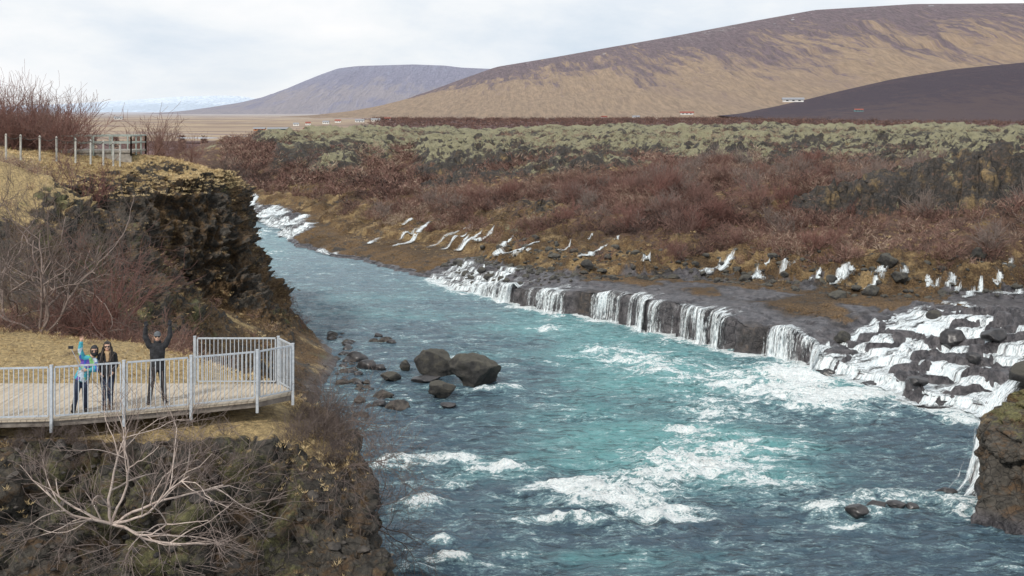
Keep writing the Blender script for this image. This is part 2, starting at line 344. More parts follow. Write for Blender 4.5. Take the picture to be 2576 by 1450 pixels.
def par(sub):
    u=[]
    for i,n in enumerate(sub): u+=list(i+np.arange(n)/n)
    return np.array(u+[len(sub)])
ur=par([12,44,54,26,38,40,44,52,46,64,60,36,26,26,10]); uc=par([6,30,34,36,70,54,32,34])
L=np.einsum('ri,ijk,cj->rck',crw(ur,16),C,crw(uc,9))
nl=gridN(L); stp=1-ss(nl[...,2],.55,.93)
big=fbm(L,.28,4,101,True)-.5; mid=fbm(L,.9,5,103,True)-.5; fin=fbm(L,3.1,3,107,True)-.5
tilt=np.stack([L[...,0]*.5+L[...,2]*.35,L[...,1]*.4,L[...,2]*.9-L[...,0]*.5+mid*1.5],-1)
strata=fbm(tilt,.8,3,109)-.5
far=ss(L[...,1],50,80)
near=1-ss(L[...,1],38,50)
Lq=L+(fbm(L,.8,2,113)[...,None]-.5)*.8
v1,c1_=cells(Lq,1.25,930); v2,c2_=cells(Lq,.36,940); v3,c3_=cells(Lq,3.2,950)
topc=1-.85*ss(L[...,2],12.3,13.8)*far
disp=stp*topc*(big*(.7+1.0*far)+mid*(.6+1.7*far)+strata*(.4+.5*far)+fin*(.25+.45*far)+v1*(.45+.45*far)-.14*(1-c1_)+v2*(.55+.5*far)-.3*(1-c2_)*(.4+.3*far)+v3*.16*(1-far)-.06*(1-c3_))+(1-stp)*((fbm(L,.5,3,111)-.5)*(.2+.5*far)+fin*.05)
disp*=ss(L[...,2],-.9,.3)
L=L+nl*disp[...,None]
nl=gridN(L); fx=fbm(L,.25,4,121)
st2=1-ss(nl[...,2],.5,.86); st2=np.maximum(st2,stp*.5*(L[...,2]<12.4))
topm=np.maximum(ss(L[...,2],12.0,13.0),near*(L[...,1]>28.6)*(L[...,2]>9.3))
a_grass=(1-st2)*(.85+.03*near)*topm+(1-topm)*(1-st2)*.36
a_grass=np.where((L[...,1]<28.6)&(L[...,0]>-20),a_grass*.3,a_grass)
hang=ss(fbm(np.stack([L[...,0],L[...,1],L[...,2]*.25],-1),.5,4,127),.45,.6)
a_brown=(1-st2)*.6+st2*(.2+.26*far)*ss(fx,.38,.55)+.15*(L[...,2]<6)+far*.2*hang
a_red=np.full_like(a_grass,.25)*(1-near)
a_moss=st2*.12+.18*near*(L[...,1]<29)+far*.22*hang
a_wet=(1-ss(L[...,2],.2,.7))*.8
LV=L.reshape(-1,3)
me=np_mesh('cliff_terrain',LV,gridF(*L.shape[:2]),True,M_left,{'m_wet':a_wet.ravel(),'m_brown':a_brown.ravel(),'m_red':a_red.ravel(),'m_grass':a_grass.ravel(),'m_moss':a_moss.ravel()})
link(me,'cliff_terrain',label='dark rocky cliff bank with dry golden grass on top',cat='cliff',kind='structure')
gx=np.gradient(L,axis=0);gy=np.gradient(L,axis=1); areaL=np.linalg.norm(np.cross(gx,gy),axis=2).ravel()
def z_left(x,y):
    q=(LV[:,0]-x)**2+(LV[:,1]-y)**2; c=np.argpartition(q,3)[:3]; return float(LV[c,2].max())
LPX=1288+F*LV[:,0]/LV[:,1]; LPY=280+(CZ-LV[:,2])*F/LV[:,1]
def find_l(px,py):
    q=(LPX-px)**2+(LPY-py)**2; c=np.where(q<q.min()+60)[0]; return LV[c[np.argmin(LV[c,1])]]
print('left',time.time()-T0)
# ------------------------------------------------------------ RIVER
rows=[12.]
while rows[-1]<262: rows.append(rows[-1]+max(.12,.0026*rows[-1]))
rows=np.array(rows); cu=np.linspace(0,1,460)
YY=np.repeat(rows[:,None],len(cu),1); xl=np.interp(rows,[12,60,150,262],[-22,-20,-60,-190]); xr=np.interp(rows,[12,50,90,262],[44,44,34,10])
XX=xl[:,None]+(xr-xl)[:,None]*cu[None,:]
foams=[(1120,1160,90,13,1.15),(1250,1190,110,14,1.15),(1400,1238,110,15,1.2),(1540,1268,130,20,1.3),(1690,1300,100,18,1.3),(1420,1315,120,9,1.1),(1580,1225,150,28,.78),(1750,1190,160,38,.9),(1850,1130,150,36,.75),(1980,1220,90,22,.75),(1650,1150,90,14,.65),
(1900,960,230,42,.88),(2050,1015,120,30,1.),(1600,905,150,25,.65),(1800,1040,90,25,.75),(2100,1290,120,20,.95),(2250,1255,130,16,.9),(2420,1280,60,24,.95),(980,1172,70,15,1.),(1060,1275,50,10,1.15),(1110,1370,40,8,1.),(1140,1415,80,9,.85),(1040,1440,60,9,.85),
(1250,985,80,8,.9),(1640,940,50,10,.65),(1150,1225,40,6,.85),(2450,1040,140,26,1.25),(2200,1003,160,12,1.05),(2000,945,70,24,1.15),(1370,828,40,7,.75),(640,590,40,12,.6),(660,640,60,10,.35),(1720,1090,70,14,.7),(1500,1050,60,10,.45),(2150,1330,60,7,.75),(1700,860,90,10,.6),(1500,880,60,10,.45),(1300,1400,60,6,.4)]
turqs=[(1500,820,300,60,.85),(1700,950,380,90,.9),(1800,1150,330,90,.95),(1500,1110,250,80,.6),(1000,760,250,60,.45),(690,620,90,80,.6),(1500,1400,400,35,.4),(2150,950,200,60,.6),(1150,1200,200,60,.25)]
def field(lst):
    r=np.zeros_like(XX)
    for px,py,a,b,w in lst:
        x,y=G(px,py); sx=a*y/F; sy=b*y*y/54000.
        r+=w*np.exp(-((XX-x)/sx)**2-((YY-y)/sy)**2)
    return r
foam=np.clip(field(foams),0,1.35); turq=np.clip(field(turqs),0,1)
fp=np.array([cont(p) for p in np.arange(36,108,.8)])
md=np.full_like(XX,1e9)
for a,b in fp: md=np.minimum(md,(XX-a)**2+(YY-b)**2)
foam=np.maximum(foam,1.15*np.exp(-md/(1.3**2)))
W3=np.stack([XX*.6,YY,XX*0],-1)
wz=(fbm(W3,.45,3,201)-.5)*.40+(fbm(W3,1.4,4,205,True)-.5)*.46
wz*= .6+1.3*np.clip(foam,0,1); wz+=np.clip(foam,0,1)*.25*fbm(W3,1.2,3,209,True)
wz*=(.35+.65*ss(np.sqrt(md),.3,2.))
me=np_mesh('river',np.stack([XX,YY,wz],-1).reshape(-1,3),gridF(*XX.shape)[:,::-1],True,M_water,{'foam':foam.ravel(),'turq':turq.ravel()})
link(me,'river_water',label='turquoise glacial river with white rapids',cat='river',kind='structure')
print('river',time.time()-T0)
# ------------------------------------------------------------ waterfalls
def curtain(pa,pb,label,seed):
    n=int((pb-pa)/.06)+2; pr=np.linspace(pa,pb,n); V=[];U=[];Ed=[]
    prof=[(2.6,1,.05,-1.2),(1.6,1,.03,0),(.9,1,.06,.6),(.35,1,.04,1.1),(.1,.96,.01,1.3),(-.12,.85,0,1.6),(-.22,.65,0,2.1),(-.30,.4,0,2.6),(-.36,.2,0,3.),(-.46,.04,0,3.3),(-.8,-.06,0,3.8)]
    for i,p in enumerate(pr):
        cx,cy=cont(p); w=float(kk(np.array(p),2)); w=min(w,float(kk(p,3))+.25); nn=(vn(np.array([p*2.3,seed,0.]),3)-.5)*.35+(vn(np.array([p*7.,seed,0.]),4)-.5)*.2+.1; sag=(vn(np.array([p*1.1,seed,5.]),3)-.5)*.3
        e=max(0,1-min(i,n-1-i)*.06/.5)
        for d,h,a,f in prof:
            dd=d-(nn if d<.2 else 0); V.append((cx+dd*.8,cy+dd*.6,w*h+a+.05+(sag if .3<h<1 else 0))); U.append((p,f,seed)); Ed.append(e+(.6 if d>1 else 0))
    V=np.array(V).reshape(n,len(prof),3)
    for k in range(3):
        for i in range(n): V[i,k,2]=z_right(V[i,k,0],V[i,k,1])+.03
    me=np_mesh('falling_water',V.reshape(-1,3),gridF(n,len(prof)),True,M_fall,{'flow':np.array(U,dtype=float),'edge':np.array(Ed)})
    link(me,'waterfall',label=label,cat='waterfall',group='waterfalls pouring off the lava ledge')
for i,(a,b,lb) in enumerate([(1180,1305,'thin white waterfall over a rounded lava ledge'),(1318,1445,'white curtain waterfall over dark ledge beside brown rock'),
    (1488,1572,'narrow white curtain waterfall over reddish rock'),(1574,1632,'slim twin streams falling down the lava ledge'),(1636,1692,'streaky white waterfall on dark vertical lava wall'),(1694,1840,'broad white curtain waterfall on dark lava wall'),(1928,2080,'dense white curtain waterfall beside the cascade')]):
    p1,p2=sorted((pofpx(a),pofpx(b))); curtain(p1,p2,lb,i*7.3)
def sheet(pa,pb,d0,d1,label,mat,lift=.14):
    mi=(ps>pa)&(ps<pb); mj=(ds>d0)&(ds<d1)
    sub=P[mi][:,mj].copy(); dd_=DD[mi][:,mj]; pp_=PP[mi][:,mj]; zb=np.where(dd_<0,0.05,Zsmooth[mi][:,mj]); sub[...,2]=zb+lift+(fbm(sub,1.4,3,231)-.5)*.22
    g_=np.abs(np.gradient(zb,axis=1))/(np.gradient(dd_,axis=1)+1e-6)
    ed=np.clip(np.maximum(ss(dd_,d1-2.5,d1),np.maximum(1-ss(pp_,pa,pa+1.5),ss(pp_,pb-1.5,pb))),0,1)+.32*(1-ss(g_,.05,.5))*(fbm(sub,.35,3,233)*1.6-.2)
    fl_=np.stack([pp_,dd_,dd_*0],-1)
    me=np_mesh('cascade',sub.reshape(-1,3),gridF(*sub.shape[:2]),True,mat,{'flow':fl_.reshape(-1,3),'edge':ed.ravel()})
    link(me,'waterfall',label=label,cat='waterfall')
M_casc=fall_mat('cascade_water',.12,(2.8,.45,1),.94,1.20,.34); M_casc2=fall_mat('thin_cascade_water',.04,(2.8,.45,1),.96,1.2)
M_fall3=fall_mat('spring_water',.10,(4.2,.45,1),.90,1.24,.40); M_fall4=fall_mat('side_fall_water',.08,(3.,.4,1),.92,1.18)
sheet(15,55.5,-.6,18,'wide foaming cascade tumbling over stepped black rocks',M_casc,.2)
sheet(93,109,-.6,5.5,'low white cascade sliding over dark stepped lava shelf',M_casc2,.08)
sheet(150,190,-.6,5.5,'distant white cascade spilling over low dark rocks',M_casc2,.12)
def ribbon(pts,w0,w1,label,lift=.08,mat=None,follow=True,group='small springs gushing from the lava slope'):
    mat=mat or M_fall3
    pts=np.array(pts,dtype=float); n=24; s=np.linspace(0,len(pts)-1,n)
    c=np.stack([np.interp(s,np.arange(len(pts)),pts[:,k]) for k in range(3)],1)
    d=c[-1]-c[0]; sd=np.array([-d[1],d[0],0]); sd/=np.linalg.norm(sd)+1e-6
    if not follow: sd=np.array([.55,-.83,0])
    V=[];U=[];Ed=[]
    for i in range(n):
        w=(w0+(w1-w0)*i/(n-1))*1.25; wob=(vn(np.array([i*.18,c[0][0],0.]),8)-.5)*w*.35*(1 if follow else .3)
        for k,uu in enumerate(np.linspace(-1,1,11)):
            q=c[i]+sd*(uu*w*.5+wob)
            if follow: q[2]=max(z_right(q[0],q[1])+lift,0)
            V.append(q); U.append((uu*w*.8+c[0][0]*7.3,i*.22,c[0][1])); Ed.append(abs(uu)**1.5+.6*max(0,1-i/3)+.4*max(0,1-(n-1-i)/3))
    V=np.array(V).reshape(n,11,3)
    if follow:
        zc_=V[:,:,2].max(1)
        for _ in range(4): zc_[1:-1]=(zc_[:-2]+zc_[1:-1]+zc_[2:])/3
        V[:,:,2]=V[:,:,2]*.6+zc_[:,None]*.4+.03
    me=np_mesh('falling_water',V.reshape(-1,3),gridF(n,11),True,mat,{'flow':np.array(U),'edge':np.array(Ed)})
    link(me,'waterfall',label=label,cat='waterfall',group=group)
springs=[(1082,552,990,616,.8,1.5),(1060,570,1005,600,.5,.9),(1040,548,1012,566,.7,1.1),(1192,560,1080,622,.8,1.5),(1170,585,1110,625,.5,.9),(1238,568,1190,605,1.2,1.8),(1215,575,1150,628,.7,1.1),(1182,588,1150,628,.7,1.0),(1350,612,1236,642,1.3,2.6),(1340,622,1290,650,.6,1.),(1525,612,1462,640,.7,1.2),(1440,600,1400,625,.4,.8),(1290,590,1250,612,.4,.8),
(1842,632,1762,682,.9,1.9),(1820,650,1780,690,.5,.9),(1998,652,1962,696,.8,1.4),(1945,640,1920,668,.3,.6),(1905,665,1885,700,.5,.9),(2060,672,2040,700,.4,.8),
(2146,668,2112,698,.9,1.4),(2130,690,2090,715,.5,1.),(2230,662,2196,702,1.0,1.5),(2285,682,2270,702,.6,.9),(2210,690,2180,725,.6,1.1),(2402,686,2385,722,.6,1.0),(2420,700,2400,735,.4,.8),(2448,716,2430,748,.7,1.0),(2470,700,2455,730,.4,.7),(2545,640,2530,665,.5,.8),(2520,690,2505,720,.5,.9),(2570,728,2510,745,1.,2),
(644,484,628,522,1.6,2.6),(735,530,640,552,2.,4.5),(745,560,690,590,2,3.5),(1490,585,1478,602,.4,.6),(960,590,925,612,.8,1.2),(2330,690,2340,715,.5,.9),(1900,690,1925,705,.6,1.),(2360,700,2345,725,.5,.8),(850,640,790,642,.8,1.6),(1555,590,1545,602,.3,.5),(1640,640,1615,655,.3,.6)]
sprp=[]
for a,b,c_,d_,w0,w1 in springs:
    A=find_r(a,b);B=find_r(c_,d_); ribbon([A,B],w0,w1,'white spring water running down the mossy lava slope')
    for s_ in np.linspace(0,1.2,7): sprp.append(A[:2]+(B[:2]-A[:2])*s_)
sprp=np.array(sprp)
ribbon([(25.6,60.6,4.3),(24.4,59.,4.1),(23.7,58.2,3.6),(23.,57.5,2.6),(22.5,56.9,1.4),(21.9,56.2,.5),(21.,55.4,.05)],1.1,2.4,'thin white waterfall spilling behind a mossy rock outcrop',0,M_fall4,False,'waterfalls pouring off the lava ledge')
print('falls',time.time()-T0)
# ------------------------------------------------------------ rocks
def rock_mesh(name,seed,mat,sub=4,sc=(1,1,.75),cuts=9,deep=.85):
    bm=bmesh.new(); bmesh.ops.create_icosphere(bm,subdivisions=sub,radius=1)
    V=np.array([v.co[:] for v in bm.verts]); r=np.random.default_rng(seed)
    for _ in range(cuts):
        n=r.normal(size=3); n/=np.linalg.norm(n); k=r.uniform(.55,.85); d=V@n; V-= (np.maximum(d-k,0)*deep)[:,None]*n
    V*=(1+(fbm(V+seed*3.1,1.2,4,seed,True)-.5)*.30+(fbm(V+seed,5,3,seed+1)-.5)*.12)[:,None]
    V/=np.abs(V).max(0)
    V*=np.array(sc)
    for v,c in zip(bm.verts,V): v.co=c
    me=bpy.data.meshes.new(name); bm.to_mesh(me); bm.free(); me.materials.append(mat)
    for p_ in me.polygons: p_.use_smooth=True
    return me
def boulder(px,py,wpx,hpx,seed,label,mat=M_boulder,z=0.,name='boulder'):
    x,y=G(px,py,z)
    w=wpx*y/F; h=hpx*y/F
    me=rock_mesh(name,seed,mat,5 if wpx>90 else 4,(.5*w,.5*w*.8,.60*h),16,.97)
    return link(me,name,label=label,cat='rock',loc=(x,y+.3*w,z+h*.42))
boulder(1094,950,112,66,3,'large dark grey boulder standing in the river')
boulder(1197,975,146,84,12,'largest mossy brown boulder standing in the river')
boulder(1106,1006,82,42,5,'rounded grey boulder in front of larger ones')
boulder(1070,966,80,18,6,'flat wet rock slab beside large boulders',M_wetrock)
boulder(1015,934,32,26,7,'small dark round rock in shallow water')
boulder(1126,1030,44,14,8,'small wet rock barely above the river',M_wetrock)
boulder(980,962,56,22,9,'low brown rock near the shore')
boulder(2160,1308,60,34,10,'jagged black rock in white rapids',M_wetrock); boulder(2205,1290,60,26,11,'black wet rock in white rapids',M_wetrock); boulder(2262,1286,56,24,12,'smooth dark rock surrounded by foam',M_wetrock); boulder(2300,1288,34,20,14,'small dark rock surrounded by foam',M_wetrock)
boulder(2390,1255,60,26,15,'low dark rock below thin waterfall',M_wetrock); boulder(2305,1238,40,8,16,'flat rock at river surface',M_wetrock)
def rbould(px,py,w,h,seed,label,mat=M_wetrock):
    A=find_r(px,py); me=rock_mesh('boulder',seed,mat,4,(.42*w*A[1]/F,.38*w*A[1]/F,.5*h*A[1]/F),16,.97)
    link(me,'boulder',label=label,cat='rock',loc=(A[0],A[1],A[2]+.12*h*A[1]/F))
rbould(2112,856,58,40,21,'grey boulder sitting on foaming cascade',M_boulder)
rbould(2405,860,80,56,22,'big black wet boulder within the cascade')
rbould(2510,850,90,44,23,'broad black rock shoulder within the cascade')
rbould(2450,900,50,34,24,'wet black rock between white streams')
rbould(2350,796,55,30,25,'dark mossy boulder above the cascade',M_boulder)
rbould(2090,950,60,32,26,'black rock at the foot of the cascade')
rbould(2190,970,60,24,27,'black rock at the foot of the cascade')
rbould(2310,960,66,28,28,'broad black rock at cascade foot')
rbould(2265,700,50,34,29,'mossy lava boulder near small springs',M_boulder); rbould(2230,655,60,40,30,'round grey boulder on the mossy slope',M_boulder); rbould(2460,650,55,42,31,'round grey boulder beneath scrub',M_boulder); rbould(2110,745,60,30,32,'lichen covered lava boulder on shelf',M_boulder); rbould(2195,735,60,34,33,'lichen covered lava boulder on shelf',M_boulder)
me=rock_mesh('boulder',41,M_boulder,4,(1.3,1.3,1.0)); link(me,'boulder',label='mossy boulder perched beside white water',cat='rock',loc=(27.3,62.5,4.0))
rt=[rock_mesh('shore_rock',50+i,M_wetrock if i<3 else M_rock,3,(1,.9,.6)) for i in range(6)]
for i in range(64):
    py=random.uniform(835,1060)
    px=random.gauss(np.interp(py,[835,870,930,1060],[838,868,872,950]),17); x,y=G(px,py); s=random.uniform(.15,.5)
    ob=link(rt[i%6],'shore_rock',label='dark angular rock on the river shore',cat='rock',group='rocks scattered along the shore',loc=(x,y,.1*s)); ob.scale=(s,s,s); ob.rotation_euler[2]=random.uniform(0,6)
for px,py,s in [(940,862,.4),(970,862,.6),(985,866,.45),(950,848,.4),(1000,1030,.8),(965,1000,.7),(925,925,.8),(900,905,.9),(955,930,.5)]:
    x,y=G(px,py); ob=link(rt[int(px)%6],'shore_rock',label='dark angular rock on the river shore',cat='rock',group='rocks scattered along the shore',loc=(x,y,.1)); ob.scale=(s,s*.8,s)
def scatter(tmpl,pts,scl_,tintv=None):
    V0,F0=tmpl; n=len(pts); k=len(V0); a=rng.uniform(0,6.283,n); ca,sa=np.cos(a),np.sin(a)
    V=np.empty((n,k,3)); x=V0[None,:,0];y=V0[None,:,1]; s=scl_[:,None]
    V[...,0]=(x*ca[:,None]-y*sa[:,None])*s+pts[:,0:1]; V[...,1]=(x*sa[:,None]+y*ca[:,None])*s+pts[:,1:2]; V[...,2]=V0[None,:,2]*s*rng.uniform(.7,1.2,n)[:,None]+pts[:,2:3]
    Fc=(F0[None]+(np.arange(n)*k)[:,None,None]).reshape(-1,F0.shape[1])
    at=None
    if tintv is not None:
        kk_=k//3; at=np.clip(tintv[:,None]+np.repeat(rng.normal(0,.17,(n,kk_)),3,1),0,1).ravel()
    return V.reshape(-1,3),Fc,at
def tri_rock(seed):
    m_=rock_mesh('tmp',seed,M_rock,2,(1,.85,.65)); V=np.array([v.co[:] for v in m_.vertices]); Fc=np.array([p_.vertices[:] for p_ in m_.polygons]); bpy.data.meshes.remove(m_); return V,Fc
def join(parts):
    V=[];Fc=[];A=[];o=0
    for v,f,a in parts:
        V.append(v);Fc.append(f+o);o+=len(v)
        if a is not None:A.append(a)
    return np.concatenate(V),np.concatenate(Fc),(np.concatenate(A) if A else None)
def pick(V,w,n):
    w=w/w.sum(); return rng.choice(len(V),n,p=w)
wn=areaL*(((LV[:,1]>22)&(LV[:,1]<28.6)&(LV[:,0]>-16))*1.0+((LV[:,1]>40)&(LV[:,1]<100)&(LV[:,2]<4)&(LV[:,2]>-.3))*.10)
parts=[]
for s_ in range(4):
    i=pick(LV,wn,560); sc=rng.gamma(1.6,.03,560)+.02; sc=np.minimum(sc,.24); parts.append(scatter(tri_rock(70+s_),LV[i]+rng.normal(0,.02,(560,3)),sc))
v,f,_=join(parts); link(np_mesh('rubble',v,f,False,M_rock),'rock_rubble',label='loose dark stones covering the cliff face',cat='rubble',kind='stuff')
DDf=DD.ravel();PPf=PP.ravel();dsf=dse.ravel();tf=t.ravel();laf=lava.ravel();rif=rid.ravel()
wr=areaR*((DDf>dsf-5)&(DDf<dsf+6)&(PPf<110))
parts=[]
for s_ in range(3):
    i=pick(RV,wr,450); sc=rng.gamma(1.5,.12,450)+.08; parts.append(scatter(tri_rock(80+s_),RV[i],np.minimum(sc,.9)))
v,f,_=join(parts); link(np_mesh('rubble',v,f,False,M_boulder),'lava_rubble',label='mossy lava stones at the foot of the slope',cat='rubble',kind='stuff')
rings=[(-1.,[(23,58.3),(21.6,55),(20.5,52),(21.6,50.4),(25,49.3),(33,48),(39,52),(37,60),(28,61.5)]),(.6,[(23,58),(21.8,55),(20.7,52.2),(21.9,50.8),(25,49.8),(33,48.5),(38.5,52),(36.5,60),(28,61)]),
(2.4,[(23.3,57.8),(22.1,55.3),(21.3,53),(22.3,51.5),(25,50.5),(33,49.3),(38,52.5),(36,59.5),(28,60.6)]),(3.7,[(23.8,57.5),(22.5,55.5),(22.1,53.7),(23.,52.4),(26,51.5),(33,50.5),(37,53),(35,59),(28,60.2)]),
(4.5,[(25,57),(24,55.5),(23.8,54.4),(24.6,53.6),(27,52.8),(32,52),(35,54),(33,57.5),(28.5,58.8)]),(4.8,[(28,56),(28,56),(28,55.8),(28.2,55.8),(29,55.5),(30,55.5),(31,55.6),(30,56),(29,56.2)])]
ctrl=np.array([[(x,y,z) for x,y in rr+[rr[0]]] for z,rr in rings],dtype=float)
O=np.einsum('ri,ijk,cj->rck',crw(par([12,24,24,20,20]),6),ctrl,crw(par([20,34,34,34,26,20,20,20,16]),10))
nn=O-np.array([28.5,55.3,0]); nn[...,2]*=.3; nn/=np.linalg.norm(nn,axis=2,keepdims=True)
v1,c1_=cells(O*np.array([1,1,.6]),.9,960); v2,c2_=cells(O,.35,965)
dO=(fbm(O,.5,4,301,True)-.5)*.8+(fbm(O,1.8,4,303,True)-.5)*.5+v1*.5-.2*(1-c1_)+v2*.8; dO[:,-1]=dO[:,0]; O=O+nn*dO[...,None]
top=ss(O[...,2],3.4,4.4).ravel(); z0=np.zeros(top.size)
me=np_mesh('outcrop',O.reshape(-1,3),gridF(*O.shape[:2]),True,M_left,{'m_wet':(1-ss(O[...,2],.3,1.)).ravel(),'m_brown':top*.6+.05,'m_red':z0,'m_grass':top*.3,'m_moss':top*.3+.1})
link(me,'rock_outcrop',label='dark layered rock outcrop with mossy brown top',cat='rock outcrop',kind='structure')
print('rocks',time.time()-T0)
# ------------------------------------------------------------ vegetation
def blades_template(seed,n,h=1.,spread=.55,w=.03,grass=False):
    r=np.random.default_rng(seed); V=[]
    for i in range(n):
        a=r.uniform(0,6.283); rad=spread*math.sqrt(r.uniform(0,1)); lvl=r.uniform(0,.75)*h*(1-.5*(rad/spread)**2)
        if grass: lvl*=.3
        b=np.array([math.cos(a)*rad*(.25+.75*lvl/h/.55),math.sin(a)*rad*(.25+.75*lvl/h/.55),lvl*.95])
        d=np.array([math.cos(a)*.75,math.sin(a)*.75,.75 if not grass else 1.1])+r.normal(0,.5 if not grass else .3,3); d/=np.linalg.norm(d)
        Ln=r.uniform(.15,.42)*h; sd=np.cross(d,r.normal(size=3)); sd/=np.linalg.norm(sd)
        V+=[b-sd*w,b+sd*w,b+d*Ln]
    return np.array(V),np.arange(3*n).reshape(-1,3)
def thicket(name,V,w,n,smin,smax,nb,label,bw=.03,tb=.45,mat=None,hh=1.,spr=.55,kind='stuff',cat='scrub'):
    mat=mat or M_thick; parts=[]
    for q in range(4):
        i=pick(V,w,n//4); pts=V[i]+np.concatenate([rng.normal(0,.25,(len(i),2)),np.full((len(i),1),-.1)],1)
        tn=tb+(fbm(pts,.07,4,400)-.5)*1.6+rng.normal(0,.22,len(i))
        parts.append(scatter(blades_template(500+q,nb,hh,spr,bw,mat==M_blade),pts,rng.uniform(smin,smax,len(i)),tn))
    v,f,a=join(parts); link(np_mesh(name,v,f,False,mat,{'tint':a}),name,label=label,cat=cat,kind=kind)
gapn=ss(fbm(RV,.11,4,411),.42,.58)
awayS=np.ones(len(RV)); mk_=(RV[:,1]<215)&(tf>0)&(tf<.6)
sub_=RV[mk_][:,:2]; q=np.full(len(sub_),1e9)
for a_ in sprp: q=np.minimum(q,((sub_-a_)**2).sum(1))
awayS[mk_]=ss(np.sqrt(q),.8,2.2)
rm=(RPX>560)&(RPX<2750)
w1=areaR*(tf>.04)*(laf<.6)*(1-laf)*(rif<.4)*(RV[:,1]<330)*(RV[:,2]>2.4)*np.minimum(1,.16+np.maximum(tf-.04,0)*2.8)*(.10+gapn)*rm*awayS
thicket('scrub_thicket',RV,w1*(RV[:,1]<190),7800,.9,2.3,84,'dense reddish leafless birch scrub covering the slope',.013,.5)
thicket('scrub_thicket',RV,w1*(RV[:,1]>=175),2600,1.4,2.7,40,'distant reddish leafless scrub on the upland',.028,.5)
w2=areaR*((laf>.2)|(rif>.3))*(RV[:,1]<330)*rm*ss(fbm(RV,.06,3,421),.42,.56)
thicket('scrub_thicket',RV,w2,4200,.7,1.6,34,'sparse leafless scrub among lichen covered lava',.025,.42)
w3=areaR*(((tf>0)&(tf<.4))|((DDf>dsf-4)&(DDf<dsf)&(m_wet.ravel()<.3)))*(RV[:,1]<200)*rm
thicket('heather_tufts',RV,w3,5600,.2,.75,36,'low orange brown heather and dry moss tufts',.022,.36,M_blade,.7,.8,cat='heather')
w4=areaR*((tf>.3)&(laf<.3)&(rif<.3)&(RV[:,1]<200))*rm*(1.1-gapn)
thicket('dry_grass',RV,w4,2600,.4,.9,30,'straw coloured grass between the leafless scrub',.025,.45,M_blade,.8,.7,cat='grass')
lx,ly,lz=LV.T
slopeL=nl[...,2].ravel(); stf=stp.ravel()
deckm=(ly>27.6)&(ly<32.3)&(lx>-15)&(lx<-5.4)
thicket('dry_grass',LV,areaL*((ly>28.4)&(ly<40)&(lx>-20)&(slopeL>.6)&(~deckm)&(lz>9)),10000,.14,.38,14,'dry golden grass tufts on the ledge',.03,.68,M_blade,1.,.5,cat='grass')
thicket('dry_grass',LV,areaL*((ly>22)&(ly<29)&(lx>-16)&(lx<-2)&(lz>3))*ss(fbm(LV,.5,3,431),.54,.62),1100,.15,.4,14,'dry brown grass hanging on the cliff',.02,.35,M_blade,1.,.5,cat='grass')
thicket('dry_grass',LV,areaL*((ly>78)&(ly<100)&(lx>-36)&(slopeL>.45)&(lz>12.2)),9500,.3,.6,14,'dry golden grass on the headland top',.045,.98,M_blade,.8,.6,cat='grass')
thicket('dry_grass',LV,areaL*((ly>60)&(ly<102)&(lx>-30)&(slopeL>.25)&(lz>2)&(lz<13))*hang.ravel(),2600,.25,.6,14,'brown grass tufts growing on the headland cliff',.03,.32,M_blade,.8,.6,cat='grass')
hide=((lx>-34)&(ly>74)&(lz>11.5))|((ly>58)&(ly<76)&(lx>-28)&(stf>.2))
thicket('scrub_thicket',LV,areaL*((ly>40)&(ly<112)&(lx>-60)&(lz>1)&(stf<.8))*(.05+ss(fbm(LV,.15,3,441),.48,.6))*(~hide),1300,.6,1.3,80,'leafless reddish bushes covering the gully',.012,.45)
thicket('scrub_thicket',LV,areaL*((ly>37.5)&(ly<47)&(lx>-22)&(lx<-9)),200,.6,1.2,150,'leafless brown bushes behind the ledge',.006,.45)
def grow(rnd,p,d,L_,r,depth,polys,lvl,cfg):
    n=max(3,int(L_/cfg['seg'])); pts=[tuple(p)]; dirs=[]
    for i in range(n):
        d=(d+Vector((rnd.gauss(0,1),rnd.gauss(0,1),rnd.gauss(0,1)))*cfg['wig']+Vector((0,0,cfg['up']))).normalized(); p=p+d*(L_/n); pts.append(tuple(p)); dirs.append(d.copy())
    polys.append((lvl,pts,list(np.linspace(r,r*.42 if depth>0 else r*.3,n+1))))
    if depth==0: return
    for j in range(cfg['kids'][lvl]):
        k=rnd.randint(max(1,n//4),n); q=Vector(pts[k]); dd=dirs[k-1]; ax=dd.cross(Vector((rnd.gauss(0,1),rnd.gauss(0,1),rnd.gauss(0,1)))).normalized()
        nd=Matrix.Rotation(math.radians(rnd.uniform(20,58)),3,ax)@dd
        grow(rnd,q,nd,L_*rnd.uniform(.45,.78),r*(.42+.15*rnd.random())*(1-.3*k/n)+.001,depth-1,polys,lvl+1,cfg)
def shrub_mesh(seed,mat,h=1.6,stems=8,kids=(5,5,3),depth=2,rad=.018,spread=.6,wig=.16,up=.1,mn=.0035):
    rnd=random.Random(seed); polys=[]
    for s in range(stems):
        a=rnd.uniform(0,6.28); grow(rnd,Vector((math.cos(a)*.08,math.sin(a)*.08,-.1)),Vector((math.cos(a)*spread,math.sin(a)*spread,rnd.uniform(.6,1.2))).normalized(),h*rnd.uniform(.6,.95),rad*rnd.uniform(.7,1.2),depth,polys,0,dict(seg=.2,wig=wig,up=up,kids=kids))
    v,f=tubes([(p_,[max(x,mn) for x in r_]) for _,p_,r_ in polys],3); return np_mesh('shrub_branches',v,f,True,mat)
SR=[shrub_mesh(600+i,M_twred,1.7,mn=.006) for i in range(4)]; SG=[shrub_mesh(620+i,M_twgrey,1.3,9,(6,6,3),2,.014,.9) for i in range(4)]
M_bt=wood_mat('birch_twig',((.13,.10,.088),(.30,.24,.21),(.2,.15,.13)))
